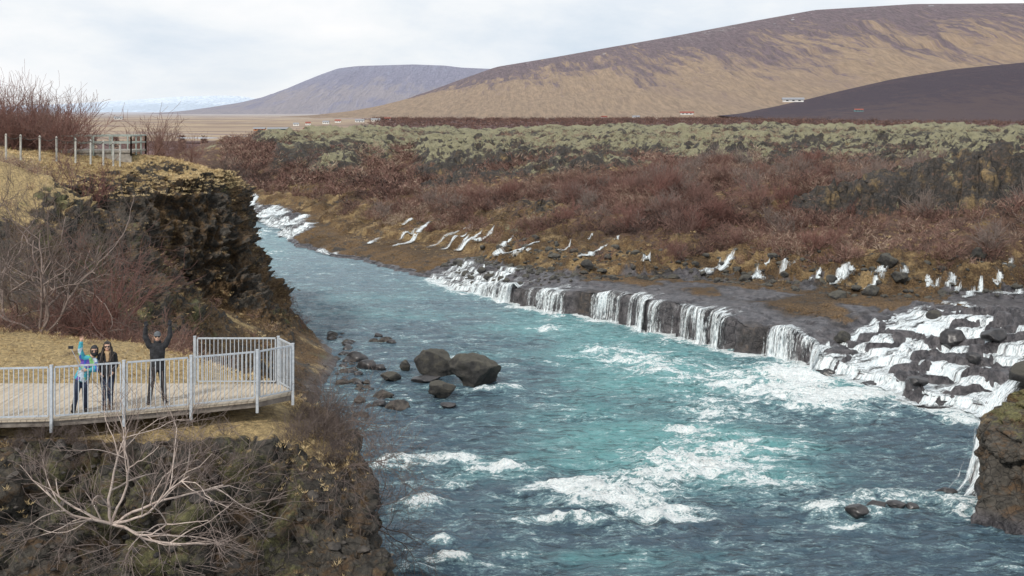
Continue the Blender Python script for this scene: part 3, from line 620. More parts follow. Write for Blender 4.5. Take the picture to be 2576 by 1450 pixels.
SF=[shrub_mesh(640+i,M_bt if i%2 else M_twred,2.2,9,(6,5,3),2,.03,.7,mn=.013) for i in range(4)]
def tree(seed,loc,h,label,main=M_birch,stems=None,kids=(5,5,4,3),r=.06,up=.04,wig=.2,depth=4,tl=1,mn=.0038,crn=None):
    rnd=random.Random(seed); polys=[]
    for dv in stems:
        ln=Vector(dv).length; grow(rnd,Vector((0,0,-.15)),Vector(dv).normalized(),h*rnd.uniform(.9,1.1)*.62*(ln if crn else 1),r,depth,polys,0,dict(seg=.2,wig=wig,up=up,kids=kids))
    e=bpy.data.objects.new('birch_tree',None); scene.collection.objects.link(e); e.location=loc; e['label']=label; e['category']='tree'
    tk=[(p_,[max(x,.005) for x in r_]) for l_,p_,r_ in polys if l_<=tl]; cr=[(p_,[max(x,mn) for x in r_]) for l_,p_,r_ in polys if l_>tl]
    v,f=tubes(tk,6); link(np_mesh('trunk',v,f,True,main),'trunk',e)
    v,f=tubes(cr,3); link(np_mesh('crown',v,f,True,crn or (M_twgrey if main!=M_twred else M_twred)),'crown',e); return e
b=find_l(285,1285); tree(11,(b[0],b[1]-.35,b[2]),3.7,'sprawling leafless birch with pale branches on cliff',M_birch,[(-.5,-.35,.5),(-.1,-.4,.85),(1.1,-.35,.35),(.4,-.4,.8),(1.25,-.3,.05),(-.6,-.35,.1),(.9,-.35,.62),(1.0,-.4,-.1)],r=.036,wig=.15,up=.02,kids=(5,5,4,3),depth=3,tl=1,mn=.0042,crn=M_bt)
b=find_l(340,1340); tree(12,(b[0],b[1]-.15,b[2]),3.2,'low tangled leafless birch clinging to the cliff',M_bt,[(-.7,-.3,.1),(1.1,-.3,.0),(.1,-.6,-.1)],r=.016,wig=.2,up=.0,kids=(6,6,4,3),depth=3,mn=.0038,crn=M_twgrey)
b=find_l(560,1200); tree(23,(b[0],b[1]-.1,b[2]),2.0,'fine grey leafless bush rooted in the rock face',M_bt,[(-.7,-.3,.3),(.8,-.3,.2),(.2,-.4,.6)],r=.014,wig=.22,up=.0,kids=(6,6,4,3),depth=3,crn=M_twgrey)
tree(13,(-5.2,31.5,z_left(-5.2,31.5)-.2),2.7,'leafless dark bush beside the railing corner',M_twgrey,[(.5,-.2,.5),(.7,.1,.2),(.3,-.4,.9),(.8,-.3,-.1),(.1,.3,.8)],r=.02,wig=.25,up=.0,kids=(6,6,4,3),depth=3)
tree(14,(-4.4,30.2,z_left(-4.4,30.2)-.2),2.4,'leafless thorny bush hanging over the cliff',M_twgrey,[(.5,-.4,.1),(.3,-.6,-.4),(.1,-.5,.6),(.8,-.1,.3)],r=.018,wig=.25,up=-.03,kids=(6,6,4,3),depth=3)
tree(24,(-4.1,33,z_left(-4.1,33)-.2),2.8,'leafless bush reaching out over the water',M_twgrey,[(.8,-.3,.2),(.9,-.1,-.1),(.4,-.3,.7)],r=.02,wig=.22,up=.0,kids=(7,6,4,3),depth=3)
for sd_,x,y,h,st_,lb,mm in [(15,-15.9,40.2,5.6,[(-.3,0,1),(.35,0,1),(0,.3,1),(.6,.2,.9),(-.6,0,.8)],'bare birch with many crooked pale stems',M_bt),(16,-17.6,42,6.4,[(-.2,0,1),(.3,0,1),(.5,.3,.9),(-.5,0,.9)],'tall bare birch growing behind the ledge',M_bt),(17,-14.3,41.5,4.2,[(-.2,0,1),(.3,0,1),(.1,.3,.9),(.6,0,.7)],'reddish bare young birch behind the ledge',M_twred),(18,-17.5,47,6,[(-.3,0,1),(.3,0,1),(.1,.3,.9)],'tall bare birch in the gully',M_bt)]:
    tree(sd_,(x,y,z_left(x,y)),h,lb,mm,st_,r=.055,kids=(6,5,4,3),depth=3,mn=.0045)
for i,(px,dy_,h) in enumerate([(18,87,6.),(48,89,6.2),(80,88,5.5),(105,90,5),(135,91,5.2),(165,92,4.8),(195,93,4.2),(-10,86,5.)]):
    x=(px-1288)*dy_/F; tree(30+i,(x,dy_,z_left(x,dy_)),h,'slender reddish bare birch on the headland',M_twred,[(-.15,0,1),(.15,0,1),(0,.2,1),(.3,-.1,1)],r=.045,kids=(6,5,3,3),depth=2,up=.15,mn=.009)
def put(mes,px,yy,s,lab,grp,dz=0.):
    x=(px-1288)*yy/F; ob=link(random.choice(mes),'bare_shrub',label=lab,cat='bush',group=grp,loc=(x,yy,z_left(x,yy)+dz)); ob.scale=(s,s,s*random.uniform(.85,1.1)); ob.rotation_euler[2]=random.uniform(0,6.28)
gr='leafless bushes on the cliff bank'
for i in range(30): put(SR,random.uniform(120,460),random.uniform(40.5,50),random.uniform(.6,1.1),'reddish leafless bush behind the ledge',gr)
for i in range(20): put(SR,random.uniform(480,690),random.uniform(44,62),random.uniform(.6,1.1),'reddish leafless bush on the slope',gr)
for i in range(38): put(SR,random.uniform(-20,200),random.uniform(82,96),random.uniform(1.2,2.0),'tall reddish leafless bush on the headland',gr)
for px,yy,s in [(375,92,1.9),(400,94,1.5),(360,95,1.5),(455,92,1.2),(480,95,1.2),(440,97,1.2),(585,94,1.5),(600,96,1.5),(550,96,1.2),(580,97,1.6),(175,70,1.5),(230,72,1.5)]: put(SR if px<500 else SG,px,yy,s,'leafless bush at the cliff edge',gr)
for i in range(18):
    x=random.uniform(-12.3,-4.2); yy=random.uniform(27.2,28.4)+max(0,(x+12)*.2); ob=link(random.choice(SG),'bare_shrub',label='tangled grey leafless bush on the rock face',cat='bush',group=gr,loc=(x,yy,z_left(x,yy)-.05)); s=random.uniform(.3,.55); ob.scale=(s,s,s*.8); ob.rotation_euler=(random.uniform(.1,.6),random.uniform(-.3,.3),random.uniform(0,6.28))
for i in range(22):
    x=random.uniform(-5.6,-4.4); yy=random.uniform(29.5,36); x-= (yy-30)*.12; ob=link(random.choice(SG),'bare_shrub',label='brown leafless bush at the cliff edge',cat='bush',group=gr,loc=(x,yy,z_left(x,yy)-.05)); s=random.uniform(.4,.7); ob.scale=(s,s,s*.85); ob.rotation_euler=(random.uniform(-.2,.5),random.uniform(-.1,.4),random.uniform(0,6.28))
i_=pick(RV,w1*(RV[:,1]<165),150)
for k,j_ in enumerate(i_):
    ob=link(SF[k%4],'bare_shrub',label='leafless birch bush on the lava slope',cat='bush',group='leafless bushes on the lava slope',loc=tuple(RV[j_])); s=random.uniform(.6,1.25); ob.scale=(s,s,s*random.uniform(.8,1.15)); ob.rotation_euler[2]=random.uniform(0,6.28)
print('veg',time.time()-T0)
# ------------------------------------------------------------ plain and hills
def plain_mat():
    m,nt,out=mnew('valley_ground'); p=pos(nt)
    a=noise(nt,mapp(nt,p,(.0022,.006,1)),1.,9,.7,.5); b=noise(nt,mapp(nt,p,(.02,.06,1)),1.,7,.75); c=noise(nt,mapp(nt,p,(.004,.02,1)),1.,5,.6)
    base=ramp(nt,a,[(.36,(.11,.075,.07)),(.46,(.22,.155,.115)),(.53,(.40,.31,.20)),(.58,(.17,.11,.10)),(.68,(.33,.28,.22))])
    scr=ramp(nt,b,[(.35,(.050,.026,.027)),(.55,(.11,.055,.05)),(.75,(.22,.14,.11))])
    s=mr(nt,mth(nt,'ADD',attr(nt,'scrub'),mth(nt,'MULTIPLY',mth(nt,'SUBTRACT',c,.5),.9)),.4,.6)
    col=mix(nt,s,base,scr); col=mix(nt,mth(nt,'MULTIPLY',attr(nt,'haze'),.75),col,(.42,.45,.53))  # distance haze painted into the ground colour, stronger farther out
    princ(nt,out,col,.95); return m
l=[255.]
while l[-1]<60000: l.append(l[-1]*1.035)
ry_=np.array(l); ax=np.linspace(-1.3,1.1,130); YP=np.repeat(ry_[:,None],130,1); XP=YP*ax[None]*1.0
ZP=3.6+(fbm(np.stack([XP,YP,XP*0],-1),.004,3,700)-.5)*3*ss(YP,300,600)*(1-ss(YP,3000,5000)); 
scr=ss(XP/YP,-.16,-.07)*(1-ss(YP,2000,2600))+(1-ss(YP,480,680))
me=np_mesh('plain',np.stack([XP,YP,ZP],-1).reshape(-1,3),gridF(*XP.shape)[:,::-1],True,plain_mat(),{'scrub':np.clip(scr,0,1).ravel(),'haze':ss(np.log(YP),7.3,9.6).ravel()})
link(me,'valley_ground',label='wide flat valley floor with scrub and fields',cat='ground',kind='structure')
wp=np.stack([XP,YP,ZP],-1).reshape(-1,3); ar=(YP*(YP*.035)).ravel()
thicket('scrub_thicket',wp,ar*((wp[:,1]<600)&(wp[:,1]>262)&(wp[:,0]/wp[:,1]<-.1)&(wp[:,0]/wp[:,1]>-.45)),3000,1.6,3.4,26,'far leafless scrub on the valley floor',.06)
i=pick(wp,ar*((wp[:,1]<2300)&(wp[:,1]>420)&(wp[:,0]/wp[:,1]>-.12)&(wp[:,0]/wp[:,1]<.5)),7000); pts=wp[i]+np.concatenate([rng.normal(0,12,(7000,2)),np.zeros((7000,1))],1)
v,f,a=scatter(blades_template(555,26,1.,.8,.05),pts,rng.uniform(1.8,4.,7000)*(.8+pts[:,1]/1400),np.clip(.25+rng.normal(0,.2,7000),0,1))
link(np_mesh('far_scrub',v,f,False,M_thick,{'tint':a}),'far_woodland',label='distant low dark red birch woodland across valley',cat='woodland',kind='stuff')
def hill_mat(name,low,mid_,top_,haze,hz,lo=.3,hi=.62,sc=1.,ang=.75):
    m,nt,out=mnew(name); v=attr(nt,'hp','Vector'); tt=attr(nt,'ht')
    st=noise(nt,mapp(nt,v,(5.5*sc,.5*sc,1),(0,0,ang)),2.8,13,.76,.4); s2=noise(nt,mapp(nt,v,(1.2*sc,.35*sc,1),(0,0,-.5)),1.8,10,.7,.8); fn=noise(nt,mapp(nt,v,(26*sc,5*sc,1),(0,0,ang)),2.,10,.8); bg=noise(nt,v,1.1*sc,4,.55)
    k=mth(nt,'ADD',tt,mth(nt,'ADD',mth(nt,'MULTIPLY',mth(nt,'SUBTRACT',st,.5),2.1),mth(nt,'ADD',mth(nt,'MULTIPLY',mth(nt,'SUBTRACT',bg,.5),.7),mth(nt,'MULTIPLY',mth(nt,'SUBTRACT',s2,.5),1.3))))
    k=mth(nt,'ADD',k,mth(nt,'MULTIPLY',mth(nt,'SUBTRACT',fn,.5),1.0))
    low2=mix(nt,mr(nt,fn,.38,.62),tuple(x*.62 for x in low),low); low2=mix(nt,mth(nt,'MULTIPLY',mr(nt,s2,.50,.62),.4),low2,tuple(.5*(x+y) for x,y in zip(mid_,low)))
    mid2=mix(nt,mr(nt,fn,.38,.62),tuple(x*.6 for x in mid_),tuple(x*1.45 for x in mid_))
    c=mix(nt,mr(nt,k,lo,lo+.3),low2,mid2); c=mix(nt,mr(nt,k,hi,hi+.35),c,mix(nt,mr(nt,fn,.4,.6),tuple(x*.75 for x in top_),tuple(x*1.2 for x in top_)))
    c=mix(nt,hz,c,haze); sn=mth(nt,'MULTIPLY',mr(nt,mth(nt,'ADD',noise(nt,mapp(nt,v,(9,22,1)),1.5,4,.5),mth(nt,'MULTIPLY',tt,.12)),.79,.81),attr(nt,'snow'))  # aerial haze painted in: hill colour blended towards a pale blue tint
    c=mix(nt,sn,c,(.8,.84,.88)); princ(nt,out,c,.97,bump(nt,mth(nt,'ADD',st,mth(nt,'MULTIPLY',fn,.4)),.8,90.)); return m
def hill(name,rp,Yr,Yf,zf,mat,label,pw=1.25,amp=.03,snow=0.,nx=420,nt_=90,seed=0):
    rp=np.array(rp,dtype=float); px=np.linspace(rp[0,0],rp[-1,0],nx); py=np.interp(px,rp[:,0],rp[:,1])
    k=np.ones(9)/9; py=np.convolve(np.pad(py,4,'edge'),k,'valid')
    tt=np.concatenate([np.linspace(0,1,nt_),1+np.linspace(.02,.3,8)])
    TT,PX=np.meshgrid(tt,px,indexing='ij'); H=(CZ-(py-280)*Yr/F)[None,:]
    Yh=Yf+(Yr-Yf)*TT; Xh=(PX-1288)/F*(Yh*.35+Yr*.65)
    q=np.stack([Xh/Yr*9,Yh/Yr*9,PX*0+seed],-1)
    prof=np.where(TT<=1,np.clip(TT,0,1)**pw,1-(TT-1)*.6)
    g=(fbm(q*np.array([1,.45,1]),2.2,6,seed,True,.55)-.5)*amp*np.abs(H)*np.sin(np.clip(TT,0,1)*math.pi)**.7
    Zh=zf+(H-zf)*prof+g*2
    V=np.stack([Xh,Yh,Zh],-1).reshape(-1,3); hp=np.stack([Xh/Yr*9,TT*3,PX*0],-1).reshape(-1,3)
    me=np_mesh(name,V,gridF(*TT.shape)[:,::-1],True,mat,{'hp':hp,'ht':np.clip(TT,0,1).ravel(),'snow':np.full(V.shape[0],snow)*ss(TT,.8,.95).ravel()})
    return link(me,name,label=label,cat='hill',kind='structure')
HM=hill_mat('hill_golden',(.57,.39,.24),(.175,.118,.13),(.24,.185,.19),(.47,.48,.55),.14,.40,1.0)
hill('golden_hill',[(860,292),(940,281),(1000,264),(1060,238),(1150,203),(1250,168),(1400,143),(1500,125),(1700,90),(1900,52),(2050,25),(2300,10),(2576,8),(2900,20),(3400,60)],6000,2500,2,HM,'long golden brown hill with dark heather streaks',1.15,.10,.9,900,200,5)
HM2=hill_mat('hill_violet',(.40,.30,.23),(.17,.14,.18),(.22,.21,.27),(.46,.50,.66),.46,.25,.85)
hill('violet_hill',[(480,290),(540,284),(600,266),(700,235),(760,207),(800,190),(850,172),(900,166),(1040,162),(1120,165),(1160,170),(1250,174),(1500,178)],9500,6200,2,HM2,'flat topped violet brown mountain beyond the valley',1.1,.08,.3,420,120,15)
HM3=hill_mat('hill_far',(.5,.58,.70),(.55,.62,.74),(.75,.8,.86),(.60,.70,.82),.5,.3,.6)  # base colours themselves paled and blued to paint in distance haze
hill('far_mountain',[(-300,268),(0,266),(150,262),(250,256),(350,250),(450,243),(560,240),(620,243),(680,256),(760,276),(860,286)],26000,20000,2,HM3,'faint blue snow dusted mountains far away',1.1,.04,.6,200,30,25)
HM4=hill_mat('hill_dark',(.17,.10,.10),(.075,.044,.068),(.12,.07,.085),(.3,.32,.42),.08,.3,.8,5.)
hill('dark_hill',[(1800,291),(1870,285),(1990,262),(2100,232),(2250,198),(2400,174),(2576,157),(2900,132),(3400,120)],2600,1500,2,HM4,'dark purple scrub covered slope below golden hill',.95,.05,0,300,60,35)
# ------------------------------------------------------------ houses
M_white=simple('paint_white',(.65,.65,.63),(.8,.8,.78),2); M_redr=simple('paint_red',(.22,.06,.045),(.28,.085,.06),2); M_grayr=simple('roof_grey',(.2,.21,.23),(.3,.31,.33),2); M_teal=simple('paint_teal',(.10,.22,.24),(.14,.28,.3),2); M_or=simple('paint_orange',(.4,.16,.06),(.5,.2,.08),2); M_glass=simple('window_glass',(.02,.025,.03),(.04,.05,.06),2,.2)
def house(px,py,wpx,wallm_,roofm,label,Y_=None,hpx=7):
    if Y_ is None: Y_=(CZ-3.8)*F/(py-280)
    x=(px-1288)*Y_/F; w=wpx*Y_/F; h=hpx*Y_/F*.6; dpt=w*.4; zb=CZ-(py-280)*Y_/F
    e=bpy.data.objects.new('farm_house',None); scene.collection.objects.link(e); e.location=(x,Y_,zb-.3); e['label']=label; e['category']='house'; e.rotation_euler[2]=random.uniform(-.15,.15)
    a,c=w/2,dpt/2; hb=h+.3; rf=h*.75
    V=[(-a,-c,0),(a,-c,0),(a,c,0),(-a,c,0),(-a,-c,hb),(a,-c,hb),(a,c,hb),(-a,c,hb),(-a,0,hb+rf),(a,0,hb+rf)]
    me=bpy.data.meshes.new('wall'); me.from_pydata(V,[],[(0,1,5,4),(1,2,6,9,5),(2,3,7,6),(3,0,4,8,7)]); me.materials.append(wallm_); link(me,'wall',e)
    o=.05*w;V=[(-a-o,-c-o,hb-.12*rf),(a+o,-c-o,hb-.12*rf),(a+o,0,hb+rf+.1),(-a-o,0,hb+rf+.1),(a+o,c+o,hb-.12*rf),(-a-o,c+o,hb-.12*rf)]
    me=bpy.data.meshes.new('roof'); me.from_pydata(V,[],[(0,1,2,3),(3,2,4,5)]); me.materials.append(roofm); link(me,'roof',e)
    for k in range(3):
        v,f=boxes([((-a*.6+k*a*.6-.06*w,-c-.03,hb*.55),(-a*.6+k*a*.6+.06*w,-c-.03,hb*.55),.05,hb*.2)]); link(np_mesh('window',v,f,False,M_glass),'window',e)
for px,py,w,wm,rm_,lb in [(653,328,28,M_or,M_grayr,'orange walled cottage on the valley floor'),(700,328,50,M_teal,M_grayr,'long teal barn on the valley floor'),(778,329,28,M_white,M_redr,'white cottage with red roof'),(885,329,44,M_redr,M_redr,'long red barn on the valley floor'),(925,331,34,M_white,M_redr,'white building with red roof'),(958,333,40,M_teal,M_teal,'long teal roofed barn'),
 (745,316,14,M_white,M_grayr,'small white farmhouse with grey roof'),(775,314,12,M_white,M_redr,'small white farmhouse with red roof'),(820,311,16,M_white,M_grayr,'white farmhouse with grey roof'),(850,308,14,M_white,M_redr,'white farmhouse among fields'),(905,307,22,M_white,M_grayr,'white farm building below the hill'),(945,305,22,M_white,M_grayr,'white farm building below the hill'),(975,303,16,M_white,M_redr,'white farmhouse below the hill'),(298,300,20,M_white,M_grayr,'lonely pale farmhouse far out'),(1600,298,18,M_white,M_grayr,'pale farmhouse at the hill foot'),(1520,299,14,M_white,M_redr,'pale farmhouse at the hill foot')]:
    house(px,py,w,wm,rm_,lb)
house(1728,288,32,M_white,M_redr,'white farmhouse with red roof at hill foot',2400,7); house(1995,256,50,M_white,M_grayr,'large white house on the scrubby hillside',1560,10); house(2160,280,22,M_teal,M_redr,'dark cottage hidden in the woodland',1500,6)
m,nt,out=mnew('still_water'); princ(nt,out,(.25,.28,.32),.12,bump(nt,noise(nt,pos(nt),.3,3),.1,.1)); M_still=m
for k,(px0,px1,py) in enumerate([(560,800,343),(690,830,337),(430,560,347)]):
    a0=G(px0,py-1.6,5.9);a1=G(px1,py-1.2,5.9);b0=G(px0+30,py+1.6,5.9);b1=G(px1-20,py+1.4,5.9)
    me=bpy.data.meshes.new('pond'); n=24; VV=[];
    for i in range(n+1):
        s=i/n; wob=vn(np.array([i*.5,k*9.,0.]))*.5+.5
        x0=a0[0]+(a1[0]-a0[0])*s; y0=a0[1]+(a1[1]-a0[1])*s; x1=b0[0]+(b1[0]-b0[0])*s; y1=b0[1]+(b1[1]-b0[1])*s
        mxx,myy=(x0+x1)/2,(y0+y1)/2; e_=math.sin(math.pi*min(max(s,.03),.97))**.4*wob
        VV+=[(mxx+(x0-mxx)*e_,myy+(y0-myy)*e_,5.9),(mxx+(x1-mxx)*e_,myy+(y1-myy)*e_,5.9)]
    me.from_pydata(VV,[],[(2*i,2*i+1,2*i+3,2*i+2) for i in range(n)]); me.materials.append(M_still); link(me,'river_water',label='pale still river arm on valley floor',cat='river',kind='structure')
# ------------------------------------------------------------ deck
def plank_mat():
    m,nt,out=mnew('deck_planks'); p=pos(nt); n=noise(nt,mapp(nt,p,(7,.5,1)),1.5,5,.6); b=noise(nt,p,14,5,.7)
    princ(nt,out,mix(nt,mth(nt,'MULTIPLY',b,.4),ramp(nt,n,[(.3,(.34,.28,.21)),(.5,(.46,.39,.30)),(.7,(.54,.47,.38))]),(.3,.24,.18)),.85,bump(nt,b,.2,.01)); return m
M_plank=plank_mat(); M_galv=simple('galvanised_steel',(.36,.39,.42),(.52,.55,.58),12,.5,.3,.05); M_beam=simple('weathered_beam',(.12,.10,.085),(.24,.21,.18),5)
DZ=10.7
fx_=[-14.6,-12.5,-10.9,-9.36,-7.9,-6.42,-5.67]; fy_=[28.0,28.1,28.26,28.8,29.4,30.1,30.9]
def fr(x): return float(np.interp(x,fx_,fy_))
def bk(x): return 32. if x<-6.24 else 32.-(x+6.24)/.57*1.05
deck=bpy.data.objects.new('viewing_deck',None); scene.collection.objects.link(deck); deck['label']='wooden viewing deck with galvanised steel railing on cliff'; deck['category']='viewing platform'
V=[];Fc=[]; x=-14.6
while x<-5.75:
    x2=min(x+.132,-5.68); o=len(V); zt=DZ+random.uniform(-.004,.004)
    for z in (DZ-.045,zt): V+=[(x,fr(x),z),(x2,fr(x2),z),(x2,bk(x2),z),(x,bk(x),z)]
    Fc+=[(o+3,o+2,o+1,o),(o+4,o+5,o+6,o+7),(o,o+1,o+5,o+4),(o+1,o+2,o+6,o+5),(o+2,o+3,o+7,o+6),(o+3,o,o+4,o+7)]; x+=.142
link(np_mesh('floor',V,Fc,False,M_plank),'floor',deck)
bl=[((fx_[i],fy_[i]+.08,DZ-.115),(fx_[i+1],fy_[i+1]+.08,DZ-.115),.03,.065) for i in range(6)]+[((-14.6,yy,DZ-.16),(-6.6,yy,DZ-.16),.04,.1) for yy in (30.6,31.8)]
v,f=boxes(bl); link(np_mesh('beam',v,f,False,M_beam),'beam',deck)
posts=[(fx_[i],fy_[i]-.04) for i in range(7)]+[(-6.24,31.84),(-8.47,31.84)]
for i,(x,y) in enumerate(posts):
    low=10.4 if i<7 else 10.6
    v,f=boxes([((x,y,low),(x,y,11.98),.032,.032),((x,y,11.98),(x,y,12.0),.037,.037)]); link(np_mesh('railing_post',v,f,False,M_galv),'railing_post',deck)
segs=[(i,i+1) for i in range(7)]+[(7,8)]
for a,b in segs:
    A=Vector((*posts[a],0));B=Vector((*posts[b],0)); d=(B-A).normalized(); A2=A+d*.075;B2=B-d*.075; Ln=(B2-A2).length; z0_,z1_=DZ+.09,11.94
    q=[((A2.x,A2.y,z1_),(B2.x,B2.y,z1_),.018,.02),((A2.x,A2.y,z0_),(B2.x,B2.y,z0_),.016,.018),((A2.x,A2.y,z0_+.019),(A2.x,A2.y,z1_-.021),.016,.016),((B2.x,B2.y,z0_+.019),(B2.x,B2.y,z1_-.021),.016,.016)]
    n=int(Ln/.105)
    for k in range(1,n): c=A2+d*(Ln*k/n); q.append(((c.x,c.y,z0_+.015),(c.x,c.y,z1_-.015),.0095,.0095))
    v,f=boxes(q); link(np_mesh('railing_panel',v,f,False,M_galv),'railing_panel',deck)
# ------------------------------------------------------------ far platform
M_paleg=simple('paint_pale_green',(.22,.255,.23),(.36,.40,.365),3); M_board=simple('weathered_board',(.20,.18,.155),(.34,.31,.27),3)
plat=bpy.data.objects.new('wooden_platform',None); scene.collection.objects.link(plat); plat['label']='grey green wooden platform with rails on headland'; plat['category']='viewing platform'
x0,x1,y0,y1=-32.2,-26.9,84.2,87.6
fpz=max(z_left(-29,85)+.15,15.0)
v,f=boxes([((x0,(y0+y1)/2,fpz),(x1,(y0+y1)/2,fpz),(y1-y0)/2,.08)]); link(np_mesh('floor',v,f,False,M_board),'floor',plat)
v,f=boxes([((x0,y0+.15,fpz-.5),(x1,y0+.15,fpz-.5),.06,.42)]); link(np_mesh('skirt',v,f,False,M_board),'skirt',plat)
for (ax_,ay_),(bx_,by_) in [((x0,y0),(x1,y0)),((x1,y0),(x1,y1)),((x0,y1),(x1,y1))]:
    q=[((ax_,ay_,fpz+1.1),(bx_,by_,fpz+1.1),.05,.04),((ax_,ay_,fpz+.6),(bx_,by_,fpz+.6),.03,.04)]; A=Vector((ax_,ay_,0));B=Vector((bx_,by_,0)); n=max(2,int((B-A).length/1.1))
    for k in range(n+1): c=A+(B-A)*k/n; q.append(((c.x,c.y,fpz-.3),(c.x,c.y,fpz+1.06),.045,.045))
    v,f=boxes(q); link(np_mesh('railing',v,f,False,M_paleg),'railing',plat)
M_post=simple('post_white',(.36,.35,.32),(.50,.49,.45),4); M_rope=simple('rope_dark',(.04,.035,.03),(.08,.07,.06),4)
pl=[(15,76),(52,77),(100,78.5),(142,79.5),(190,80),(228,80.3),(260,80.5),(285,81.5),(302,82.5)]; tops=[]
for px,yy in pl:
    x=(px-1288)*yy/F; z=z_left(x,yy); z=max(z,18-(np.interp(px,[0,140,300],[86,92,106]))*yy/F)
    v,f=boxes([((0,0,-.9),(0,0,.74),.05,.05),((0,0,.741),(0,0,.78),.03,.03)]); link(np_mesh('fence_post',v,f,False,M_post),'fence_post',label='white wooden rope fence post in dry grass',cat='fence post',group='white rope fence posts on the headland',loc=(x,yy,z)); tops.append((x,yy-.07,z+.67))
pp=[]
for a,b in zip(tops[:-1],tops[1:]):
    s=np.linspace(0,1,9); c=np.stack([a[k]+(b[k]-a[k])*s for k in range(3)],1); c[:,2]-=.28*4*s*(1-s)*.8; pp.append((c,[.025]*9))
v,f=tubes(pp,5); link(np_mesh('rope',v,f,True,M_rope),'fence_rope',label='dark rope sagging between white fence posts',cat='rope')
# ------------------------------------------------------------ people
dg=lambda: bpy.context.evaluated_depsgraph_get()
def skin(verts,edges,rad,roots,sub=1):
    me=bpy.data.meshes.new('tmp'); me.from_pydata(verts,edges,[]); ob=bpy.data.objects.new('tmp',me); scene.collection.objects.link(ob)
    md=ob.modifiers.new('s','SKIN'); md.use_smooth_shade=True; sv=me.skin_vertices[0].data
    for i,r in enumerate(rad): sv[i].radius=(r,r); sv[i].use_root=(i in roots)
    if sub: ms=ob.modifiers.new('u','SUBSURF'); ms.levels=sub; ms.render_levels=sub
    out=bpy.data.meshes.new_from_object(ob.evaluated_get(dg())); bpy.data.objects.remove(ob); return out
def merge(meshes,voxel=None,mat=None,name='body'):
    bm=bmesh.new()
    for m_ in meshes: bm.from_mesh(m_)
    me=bpy.data.meshes.new(name); bm.to_mesh(me); bm.free()
    if voxel:
        ob=bpy.data.objects.new('tmp',me); scene.collection.objects.link(ob); r=ob.modifiers.new('r','REMESH'); r.mode='VOXEL'; r.voxel_size=voxel; r.use_smooth_shade=True
        s=ob.modifiers.new('sm','SMOOTH'); s.iterations=2; s.factor=.4
        me=bpy.data.meshes.new_from_object(ob.evaluated_get(dg())); bpy.data.objects.remove(ob); me.name=name
    me.materials.clear(); 
    if mat: me.materials.append(mat)
    for p_ in me.polygons: p_.use_smooth=True
    return me
def ell(c,s,fn=None,seg=24):
    bm=bmesh.new(); bmesh.ops.create_uvsphere(bm,u_segments=seg,v_segments=seg//2+4,radius=1)
    for v in bm.verts:
        p_=Vector((v.co.x*s[0],v.co.y*s[1],v.co.z*s[2]))
        if fn: p_=fn(p_)
        v.co=p_+Vector(c)
    me=bpy.data.meshes.new('e'); bm.to_mesh(me); bm.free(); return me
def limb(pts,rx,ry=None,side=(1,0,0),n=16,sub=6):
    P=np.array([tuple(p) for p in pts],dtype=float); ry=ry or rx; m=len(P); s=np.linspace(0,m-1,(m-1)*sub+1)
    def cr(A):
        A=np.asarray(A,dtype=float); out=[]
        for x in s:
            i=min(int(x),m-2); f=x-i; a=A[max(i-1,0)];b=A[i];c=A[i+1];d=A[min(i+2,m-1)]
            out.append(.5*((2*b)+(-a+c)*f+(2*a-5*b+4*c-d)*f*f+(-a+3*b-3*c+d)*f**3)*.6+(b+(c-b)*f)*.4)
        return np.array(out)
    C=cr(P);RX=cr(np.array(rx));RY=cr(np.array(ry)); T=np.gradient(C,axis=0); V=[];Fc=[]
    k=len(C)
    for i in range(k):
        t=T[i]/np.linalg.norm(T[i]); sd=np.array(side,dtype=float); sd-=t*sd.dot(t); sd/=np.linalg.norm(sd)+1e-9; u=np.cross(t,sd)
        for a in range(n):
            q=a*2*math.pi/n; V.append(C[i]+sd*RX[i]*math.cos(q)+u*RY[i]*math.sin(q))
    for i in range(k-1):
        for a in range(n): Fc.append((i*n+a,i*n+(a+1)%n,(i+1)*n+(a+1)%n,(i+1)*n+a))
    V=[tuple(v) for v in V]; V+=[tuple(C[0]-T[0]/np.linalg.norm(T[0])*min(RX[0],RY[0])*.5),tuple(C[-1]+T[-1]/np.linalg.norm(T[-1])*min(RX[-1],RY[-1])*.5)]
    for a in range(n): Fc.append((k*n,(a+1)%n,a)); Fc.append((k*n+1,(k-1)*n+a,(k-1)*n+(a+1)%n))
    me=bpy.data.meshes.new('l'); me.from_pydata(V,[],Fc); return me
def headm(c):
    def f(p_):
        k=1-.28*max(0,-p_.z/.12); return Vector((p_.x*k,p_.y*(1-.1*max(0,-p_.z/.12))-.012*max(0,-p_.z/.12),p_.z))
    c=Vector(c)
    return [ell(c,(.076,.095,.118),f),ell(c+Vector((0,-.096,-.012)),(.013,.018,.024)),ell(c+Vector((.076,.005,-.01)),(.012,.02,.032)),ell(c+Vector((-.076,.005,-.01)),(.012,.02,.032)),ell(c+Vector((0,-.086,-.06)),(.025,.012,.012))]
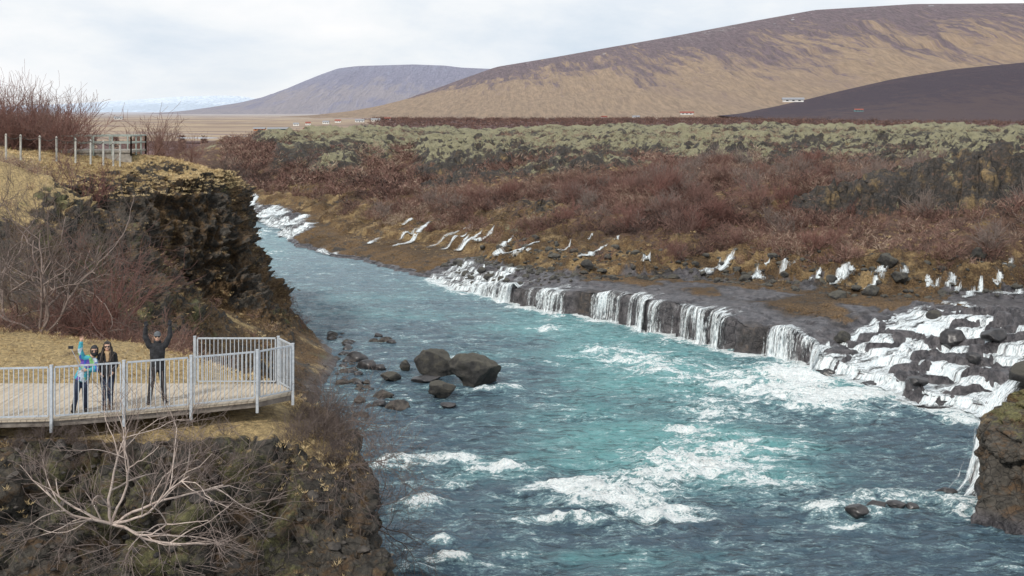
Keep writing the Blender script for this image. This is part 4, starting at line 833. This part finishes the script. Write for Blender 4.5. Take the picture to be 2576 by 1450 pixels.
def hand(wr,d,side,nrm,fat=0.,pose='open'):
    wr=Vector(wr);d=Vector(d).normalized();s=Vector(side);s=(s-d*s.dot(d)).normalized();n=Vector(nrm);n=(n-d*n.dot(d)-s*n.dot(s)).normalized()
    V=[];E=[];Rr=[];roots=[]
    def chain(pts,rad):
        o=len(V); roots.append(o)
        for i,p_ in enumerate(pts): V.append(tuple(p_)); Rr.append(rad[i]+fat)
        for i in range(len(pts)-1): E.append((o+i,o+i+1))
    chain([wr-d*.02,wr+d*.03,wr+d*.075],[.026,.033,.033]); chain([wr+d*.03+s*.02,wr+d*.085+s*.024],[.02,.018]); chain([wr+d*.03-s*.02,wr+d*.08-s*.024],[.02,.018])
    for k,(of,ln) in enumerate([(.030,.072),(.010,.082),(-.011,.076),(-.031,.060)]):
        curl=.25
        if pose=='peace' and k>=2: curl=1.9
        if pose=='grip': curl=1.9
        b=wr+d*.075+s*of; fan=s*of*(1.1 if pose=='open' else 3.); dd=(d+fan*4).normalized() if pose in('open','peace') else d
        p1=b+dd*ln*.45; a=curl*.5; d2=(dd*math.cos(a)+n*math.sin(a)); p2=p1+d2*ln*.32; a=curl; d3=(dd*math.cos(a)+n*math.sin(a)); p3=p2+d3*ln*.28
        chain([b,p1,p2,p3],[.0105,.0095,.009,.0075])
    b=wr+d*.03+s*.022; p1=b+(s*.8+d*.6+n*.2).normalized()*.038; p2=p1+(s*.5+d*.9+n*.3).normalized()*.032
    chain([b,p1,p2],[.013,.011,.009]); return V,E,Rr,roots
def handmesh(*a,**k): V,E,Rr,ro=hand(*a,**k); return skin(V,E,Rr,ro,1)
def fabric(name,a,b,sc=9,rough=.85): return simple(name,a,b,sc,rough,0,.9,.06)
M_skin=simple('skin_tone',(.50,.30,.21),(.58,.36,.26),10,.6); M_black=fabric('cloth_black',(.010,.010,.012),(.032,.032,.037)); M_navy=fabric('cloth_navy',(.012,.02,.045),(.03,.045,.085)); M_dgrey=fabric('cloth_grey',(.07,.075,.08),(.12,.13,.14)); M_tan=fabric('scarf_tan',(.32,.21,.11),(.45,.31,.18)); M_brownb=fabric('leather_brown',(.06,.03,.02),(.11,.06,.035)); M_hair=fabric('hair_dark',(.008,.006,.005),(.022,.016,.013),40,.5)
m,nt,out=mnew('jacket_colourful'); vo=N(nt,'ShaderNodeTexVoronoi',{'Vector':mapp(nt,objc(nt),(1,1,.7),(0,.5,0)),'Scale':9.}); sp=N(nt,'ShaderNodeSeparateColor',{0:vo.outputs['Color']})
c=ramp(nt,sp.outputs[0],[(0,(.05,.32,.40)),(.25,(.12,.06,.33)),(.45,(.10,.42,.45)),(.62,(.20,.45,.16)),(.76,(.03,.09,.38)),(.88,(.42,.50,.58))]); c.node.color_ramp.interpolation='CONSTANT'; princ(nt,out,c,.8,bump(nt,noise(nt,objc(nt),9,4),.9,.06)); M_col=m
M_lens=simple('dark_lens',(.006,.006,.008),(.012,.012,.015),5,.15); M_lip=simple('lips',(.38,.14,.12),(.45,.18,.15),10,.6); M_metal=simple('brushed_metal',(.4,.4,.42),(.6,.6,.62),20,.3,.8)
def person(loc,rot,J,label,jac,trou,boot,glove=None,gpose=('open','open'),k=1.,coat=.10):
    j={n:Vector(v) for n,v in J.items()}
    ax=(j['ls']-j['rs']).normalized(); hx=(j['lh']-j['rh']).normalized()
    dn=(j['pelvis']-j['chest']).normalized(); sh=(j['ls']+j['rs'])/2; tp=j['nb']
    o=[limb([j['pelvis']+dn*.08,j['pelvis'],j['waist'],j['chest'],sh+Vector((0,0,-.01)),tp],[.13*k,.155*k,.135*k,.160*k,.155*k,.07*k],[.09*k,.105*k,.095*k,.11*k,.085*k,.065*k],ax),limb([tp-Vector((0,0,.04)),j['nt'],j['head']-Vector((0,0,.04))],[.058,.052,.055],None,ax)]
    for s in 'lr':
        o.append(limb([sh.lerp(j[s+'s'],.75),j[s+'s'],(j[s+'s']+j[s+'e'])/2,j[s+'e'],(j[s+'e']+j[s+'w'])/2,j[s+'w']],[.06*k,.058*k,.050*k,.041*k,.038*k,.027*k]))
        o.append(limb([j['pelvis'].lerp(j[s+'h'],.6)+Vector((0,0,.03)),j[s+'h'],(j[s+'h']+j[s+'k'])/2,j[s+'k'],j[s+'k'].lerp(j[s+'a'],.35),j[s+'a']],[.08*k,.088*k,.074*k,.055*k,.052*k,.036*k]))
        A=j[s+'a'];T=j[s+'t']; o.append(limb([A+Vector((0,.03,-.04)),A.lerp(T,.5)+Vector((0,0,-.02)),T],[.036,.04,.034],[.04,.035,.022],hx))
    hs=[]
    for sd,ps_ in (('l',gpose[0]),('r',gpose[1])):
        d=j[sd+'w']-j[sd+'e']; side=Vector((-1,0,0)) if sd=='l' else Vector((1,0,0))
        if d.z<-.05: side=Vector((0,-1,0))
        nrm=Vector((0,-1,0)) if d.z>0 else (Vector((1,0,0)) if sd=='r' else Vector((-1,0,0)))
        if abs(d.x)>abs(d.z)*1.5: side=Vector((0,0,1)); nrm=Vector((0,1,0))
        hs.append((j[sd+'w'],d,side,nrm,ps_))
    me=merge(o+headm(j['head'])+[handmesh(h[0],h[1],h[2],h[3],0.,h[4]) for h in hs],.009,M_skin); body=link(me,'person',label=label,cat='person',loc=loc); body.rotation_euler[2]=rot
    def ad(me_,n,mat):
        me_.materials.clear(); me_.materials.append(mat)
        for p_ in me_.polygons: p_.use_smooth=True
        return link(me_,n,body)
    g=.026
    parts=[limb([j['pelvis']+dn*coat,j['pelvis'],j['waist'],j['chest'],sh,j['nb']+Vector((0,0,.01))],[.165*k+g]+[x*k+g for x in (.165,.15,.165,.155,.068)],[.12*k+g]+[x*k+g for x in (.115,.108,.115,.088,.06)],ax)]
    for s in 'lr':
        w2=j[s+'e'].lerp(j[s+'w'],.97)
        parts.append(limb([sh.lerp(j[s+'s'],.7),j[s+'s'],(j[s+'s']+j[s+'e'])/2,j[s+'e'],(j[s+'e']+j[s+'w'])/2,w2],[.066*k+.018,.062*k+.02,.054*k+.02,.046*k+.02,.042*k+.018,.034*k+.014]))
    ad(merge(parts,.011,jac,'jacket'),'jacket',jac)
    parts=[limb([j['pelvis']+Vector((0,0,.06)),j['pelvis'],j['pelvis']+dn*.09],[.16*k,.175*k,.15*k],[.115*k,.13*k,.115*k],hx)]
    for s in 'lr': parts.append(limb([j['pelvis'].lerp(j[s+'h'],.7),j[s+'h'],(j[s+'h']+j[s+'k'])/2,j[s+'k'],j[s+'k'].lerp(j[s+'a'],.4),j[s+'a']],[x*k for x in (.095,.105,.09,.070,.066,.056)]))
    ad(merge(parts,.011,trou,'trousers'),'trousers',trou)
    for s in 'lr':
        A=j[s+'a'];T=j[s+'t']
        m1=limb([A+Vector((0,.0,.10)),A+Vector((0,.0,.02)),A+Vector((0,0,-.035))],[.056,.056,.05]); h=(T-A);h.z=0;h.normalize()
        m2=limb([Vector((A.x,A.y,.047))-h*.04,Vector((A.x,A.y,.05))+h*.05,Vector((T.x,T.y,.042))],[.042,.048,.044],[.046,.046,.034],(h.y,-h.x,0))
        ad(merge([m1,m2],.010,boot,'boot'),'boot',boot)
    if glove:
        for h in hs: ad(merge([handmesh(h[0],h[1],h[2],h[3],.006,h[4]),ell(h[0]+h[1].normalized()*.055,(.04,.026,.04))],.006,glove,'glove'),'glove',glove)
    return body,ad,j['head']
def shades(ad,c):
    ms=[ell(c+Vector((sx*.034,-.090,.014)),(.028,.012,.022)) for sx in(-1,1)]
    v,f=boxes([((c.x-.078,c.y-.01,c.z+.018),(c.x-.060,c.y-.088,c.z+.018),.003,.005),((c.x+.078,c.y-.01,c.z+.018),(c.x+.060,c.y-.088,c.z+.018),.003,.005),((c.x-.012,c.y-.1,c.z+.02),(c.x+.012,c.y-.1,c.z+.02),.003,.004)])
    ms.append(np_mesh('t',v,f)); ad(merge(ms,None,M_lens,'sunglasses'),'sunglasses',M_lens)
def lips(ad,c): ad(ell(c+Vector((0,-.099,-.062)),(.022,.006,.007)),'mouth',M_lip)
def dome(c,s,drop,opening,name,ad,mat,ny=-.02,extra=None):
    bm=bmesh.new(); bmesh.ops.create_uvsphere(bm,u_segments=36,v_segments=28,radius=1)
    kill=[]
    for v in bm.verts:
        q=Vector((v.co.x*s[0],v.co.y*s[1],v.co.z*s[2]))
        if q.y<ny and abs(q.x)<opening[0] and q.z<opening[1]: kill.append(v)
        if q.z<0: q.z*=drop; q.x*=1+.25*min(1,-q.z/.3)
        v.co=q+c
    bmesh.ops.delete(bm,geom=kill,context='VERTS')
    me=bpy.data.meshes.new(name); bm.to_mesh(me); bm.free()
    if extra: me=merge([me]+extra,None,mat,name)
    ad(me,name,mat)
J=dict(pelvis=(0,0,.95),waist=(0,0,1.1),chest=(0,0,1.30),nb=(0,0,1.50),nt=(0,-.01,1.56),ls=(.185,0,1.44),le=(.30,-.02,1.68),lw=(.30,-.04,1.92),rs=(-.185,0,1.44),re=(-.29,-.02,1.68),rw=(-.28,-.04,1.92),
 lh=(.095,0,.88),lk=(.14,-.02,.48),la=(.17,.02,.09),lt=(.21,-.13,.04),rh=(-.095,0,.88),rk=(-.15,-.02,.48),ra=(-.19,.02,.09),rt=(-.23,-.13,.04),head=(0,-.015,1.665))
x,y=G(396,1014,DZ)
body,ad,c=person((x,y,DZ),.28,J,'man in black jacket and grey hat raising both gloved arms',M_black,M_black,M_black,M_black)
def cap(p_):
    if p_.z<0: p_.z*=.35
    return p_
ad(ell(c+Vector((0,.006,.040)),(.090,.108,.098),cap),'hat',M_dgrey)
ad(ell(c+Vector((0,-.015,.036)),(.093,.113,.016)),'hat_brim',M_dgrey)
ad(ell(Vector((0,.015,1.535)),(.095,.10,.05)),'collar',M_black); shades(ad,c); lips(ad,c)
J=dict(pelvis=(0,0,.90),waist=(0,0,1.04),chest=(0,0,1.21),nb=(0,0,1.38),nt=(0,-.01,1.44),ls=(.155,0,1.325),le=(.20,.03,1.07),lw=(.13,-.14,.93),rs=(-.155,0,1.325),re=(-.21,.03,1.07),rw=(-.14,-.14,.93),
 lh=(.085,0,.83),lk=(.08,-.02,.46),la=(.075,.02,.09),lt=(.09,-.12,.04),rh=(-.085,0,.83),rk=(-.07,-.03,.46),ra=(-.06,.02,.09),rt=(-.07,-.12,.04),head=(0,-.015,1.54))
x,y=G(270,1030,DZ)
body,ad,c=person((x,y,DZ),.3,J,'woman with long dark hair, sunglasses, black puffer jacket and scarf',M_black,M_navy,M_brownb,None,('grip','grip'),.93)
ex=[limb([c+Vector((sx*.085,-.02,.0)),c+Vector((sx*.11,-.06,-.13)),c+Vector((sx*.125,-.12,-.27)),c+Vector((sx*.12,-.135,-.42))],[.03,.035,.035,.015],[.03,.03,.022,.01]) for sx in (-1,1)]
dome(c+Vector((0,.012,.012)),(.098,.115,.128),2.9,(.068,.062),'hair',ad,M_hair,-.02,ex)
ad(merge([ell(Vector((0,-.01,1.415)),(.10,.10,.05)),limb([(.0,-.10,1.40),(.01,-.135,1.30),(.012,-.15,1.20)],[.05,.045,.035],[.025,.02,.012])],.01,M_tan,'scarf'),'scarf',M_tan)
shades(ad,c); lips(ad,c)
J=dict(pelvis=(.08,0,.86),waist=(.13,0,.99),chest=(.20,0,1.14),nb=(.28,0,1.31),nt=(.31,-.01,1.37),ls=(.36,0,1.22),le=(.40,-.14,1.03),lw=(.19,-.25,1.05),rs=(.09,0,1.28),re=(.03,-.04,1.50),rw=(.05,-.07,1.72),
 lh=(.15,0,.80),lk=(.13,-.03,.44),la=(.14,.02,.09),lt=(.17,-.11,.04),rh=(.0,0,.81),rk=(-.06,-.02,.45),ra=(-.12,.02,.09),rt=(-.15,-.11,.04),head=(.35,-.015,1.465))
x,y=G(199,1036,DZ)
body,ad,c=person((x,y,DZ),.3,J,'person in colourful patterned jacket flashing peace sign, holding selfie stick',M_col,M_navy,M_black,None,('grip','peace'),.9)
dome(c+Vector((0,.008,.012)),(.096,.113,.13),1.3,(.07,.045),'hood',ad,M_black); ad(ell(c+Vector((0,-.014,-.055)),(.078,.094,.075)),'face_mask',M_black); shades(ad,c)
R_=Matrix.Rotation(.3,4,'Z'); bw=Vector((x,y,DZ))
a=bw+R_@Vector((.13,-.31,.98)); b=bw+R_@Vector((-.17,-.34,1.62))
v,f=tubes([([tuple(a),tuple(a.lerp(b,.35)),tuple(b)],[.014,.009,.008])],8)
st=link(np_mesh('stick_pole',v,f,True,M_metal),'selfie_stick',label='thin extended metal selfie stick held upright',cat='selfie stick')
v,f=boxes([(tuple(b+Vector((-.06,0,.02))),tuple(b+Vector((.06,0,.02))),.01,.035)]); link(np_mesh('phone',v,f,False,M_lens),'phone',st)
print('people',time.time()-T0)
# ------------------------------------------------------------ light and camera
w=bpy.data.worlds.new("World"); scene.world=w; w.use_nodes=True; nt=w.node_tree; nt.nodes.clear()
sky=N(nt,'ShaderNodeTexSky',sky_type='NISHITA',sun_disc=False,sun_elevation=math.radians(42),sun_rotation=math.radians(215))
g=N(nt,'ShaderNodeTexCoord').outputs['Generated']
c1=noise(nt,mapp(nt,g,(1.3,1.3,3.4)),3.0,9,.58,.2); c2=noise(nt,mapp(nt,g,(1,1,3.)),1.3,5,.55)
cl=ramp(nt,c1,[(.30,(6.6,7.6,8.7)),(.44,(8.1,8.7,9.4)),(.54,(9.2,9.5,9.8)),(.66,(10.1,10.1,10.2))])
cov=mr(nt,c2,.3,.55); cov=mth(nt,'MULTIPLY_ADD',cov,.15,.83)
colr=mix(nt,cov,sky.outputs[0],cl)
bg=N(nt,'ShaderNodeBackground',{'Color':colr,'Strength':.1}); o=nt.nodes.new('ShaderNodeOutputWorld'); nt.links.new(bg.outputs[0],o.inputs[0])
sl=bpy.data.lights.new('sun','SUN'); sl.energy=3.0; sl.angle=math.radians(7); sl.color=(1,.95,.87); so=bpy.data.objects.new('sun',sl); scene.collection.objects.link(so)
el=math.radians(42); az=math.radians(215)
sd=Vector((math.sin(az)*math.cos(el),math.cos(az)*math.cos(el),math.sin(el))); so.rotation_euler=sd.to_track_quat('Z','Y').to_euler()
cam=bpy.data.cameras.new('camera'); co=bpy.data.objects.new('camera',cam); scene.collection.objects.link(co); scene.camera=co
cam.sensor_width=36; cam.lens=36*F/2576; cam.shift_y=-444.5/2576; co.location=(0,0,CZ); co.rotation_euler=(math.pi/2,0,0); cam.clip_end=200000; cam.clip_start=.5
scene.view_settings.view_transform='Standard'; scene.view_settings.look='None'; scene.view_settings.exposure=0
print('done',time.time()-T0)
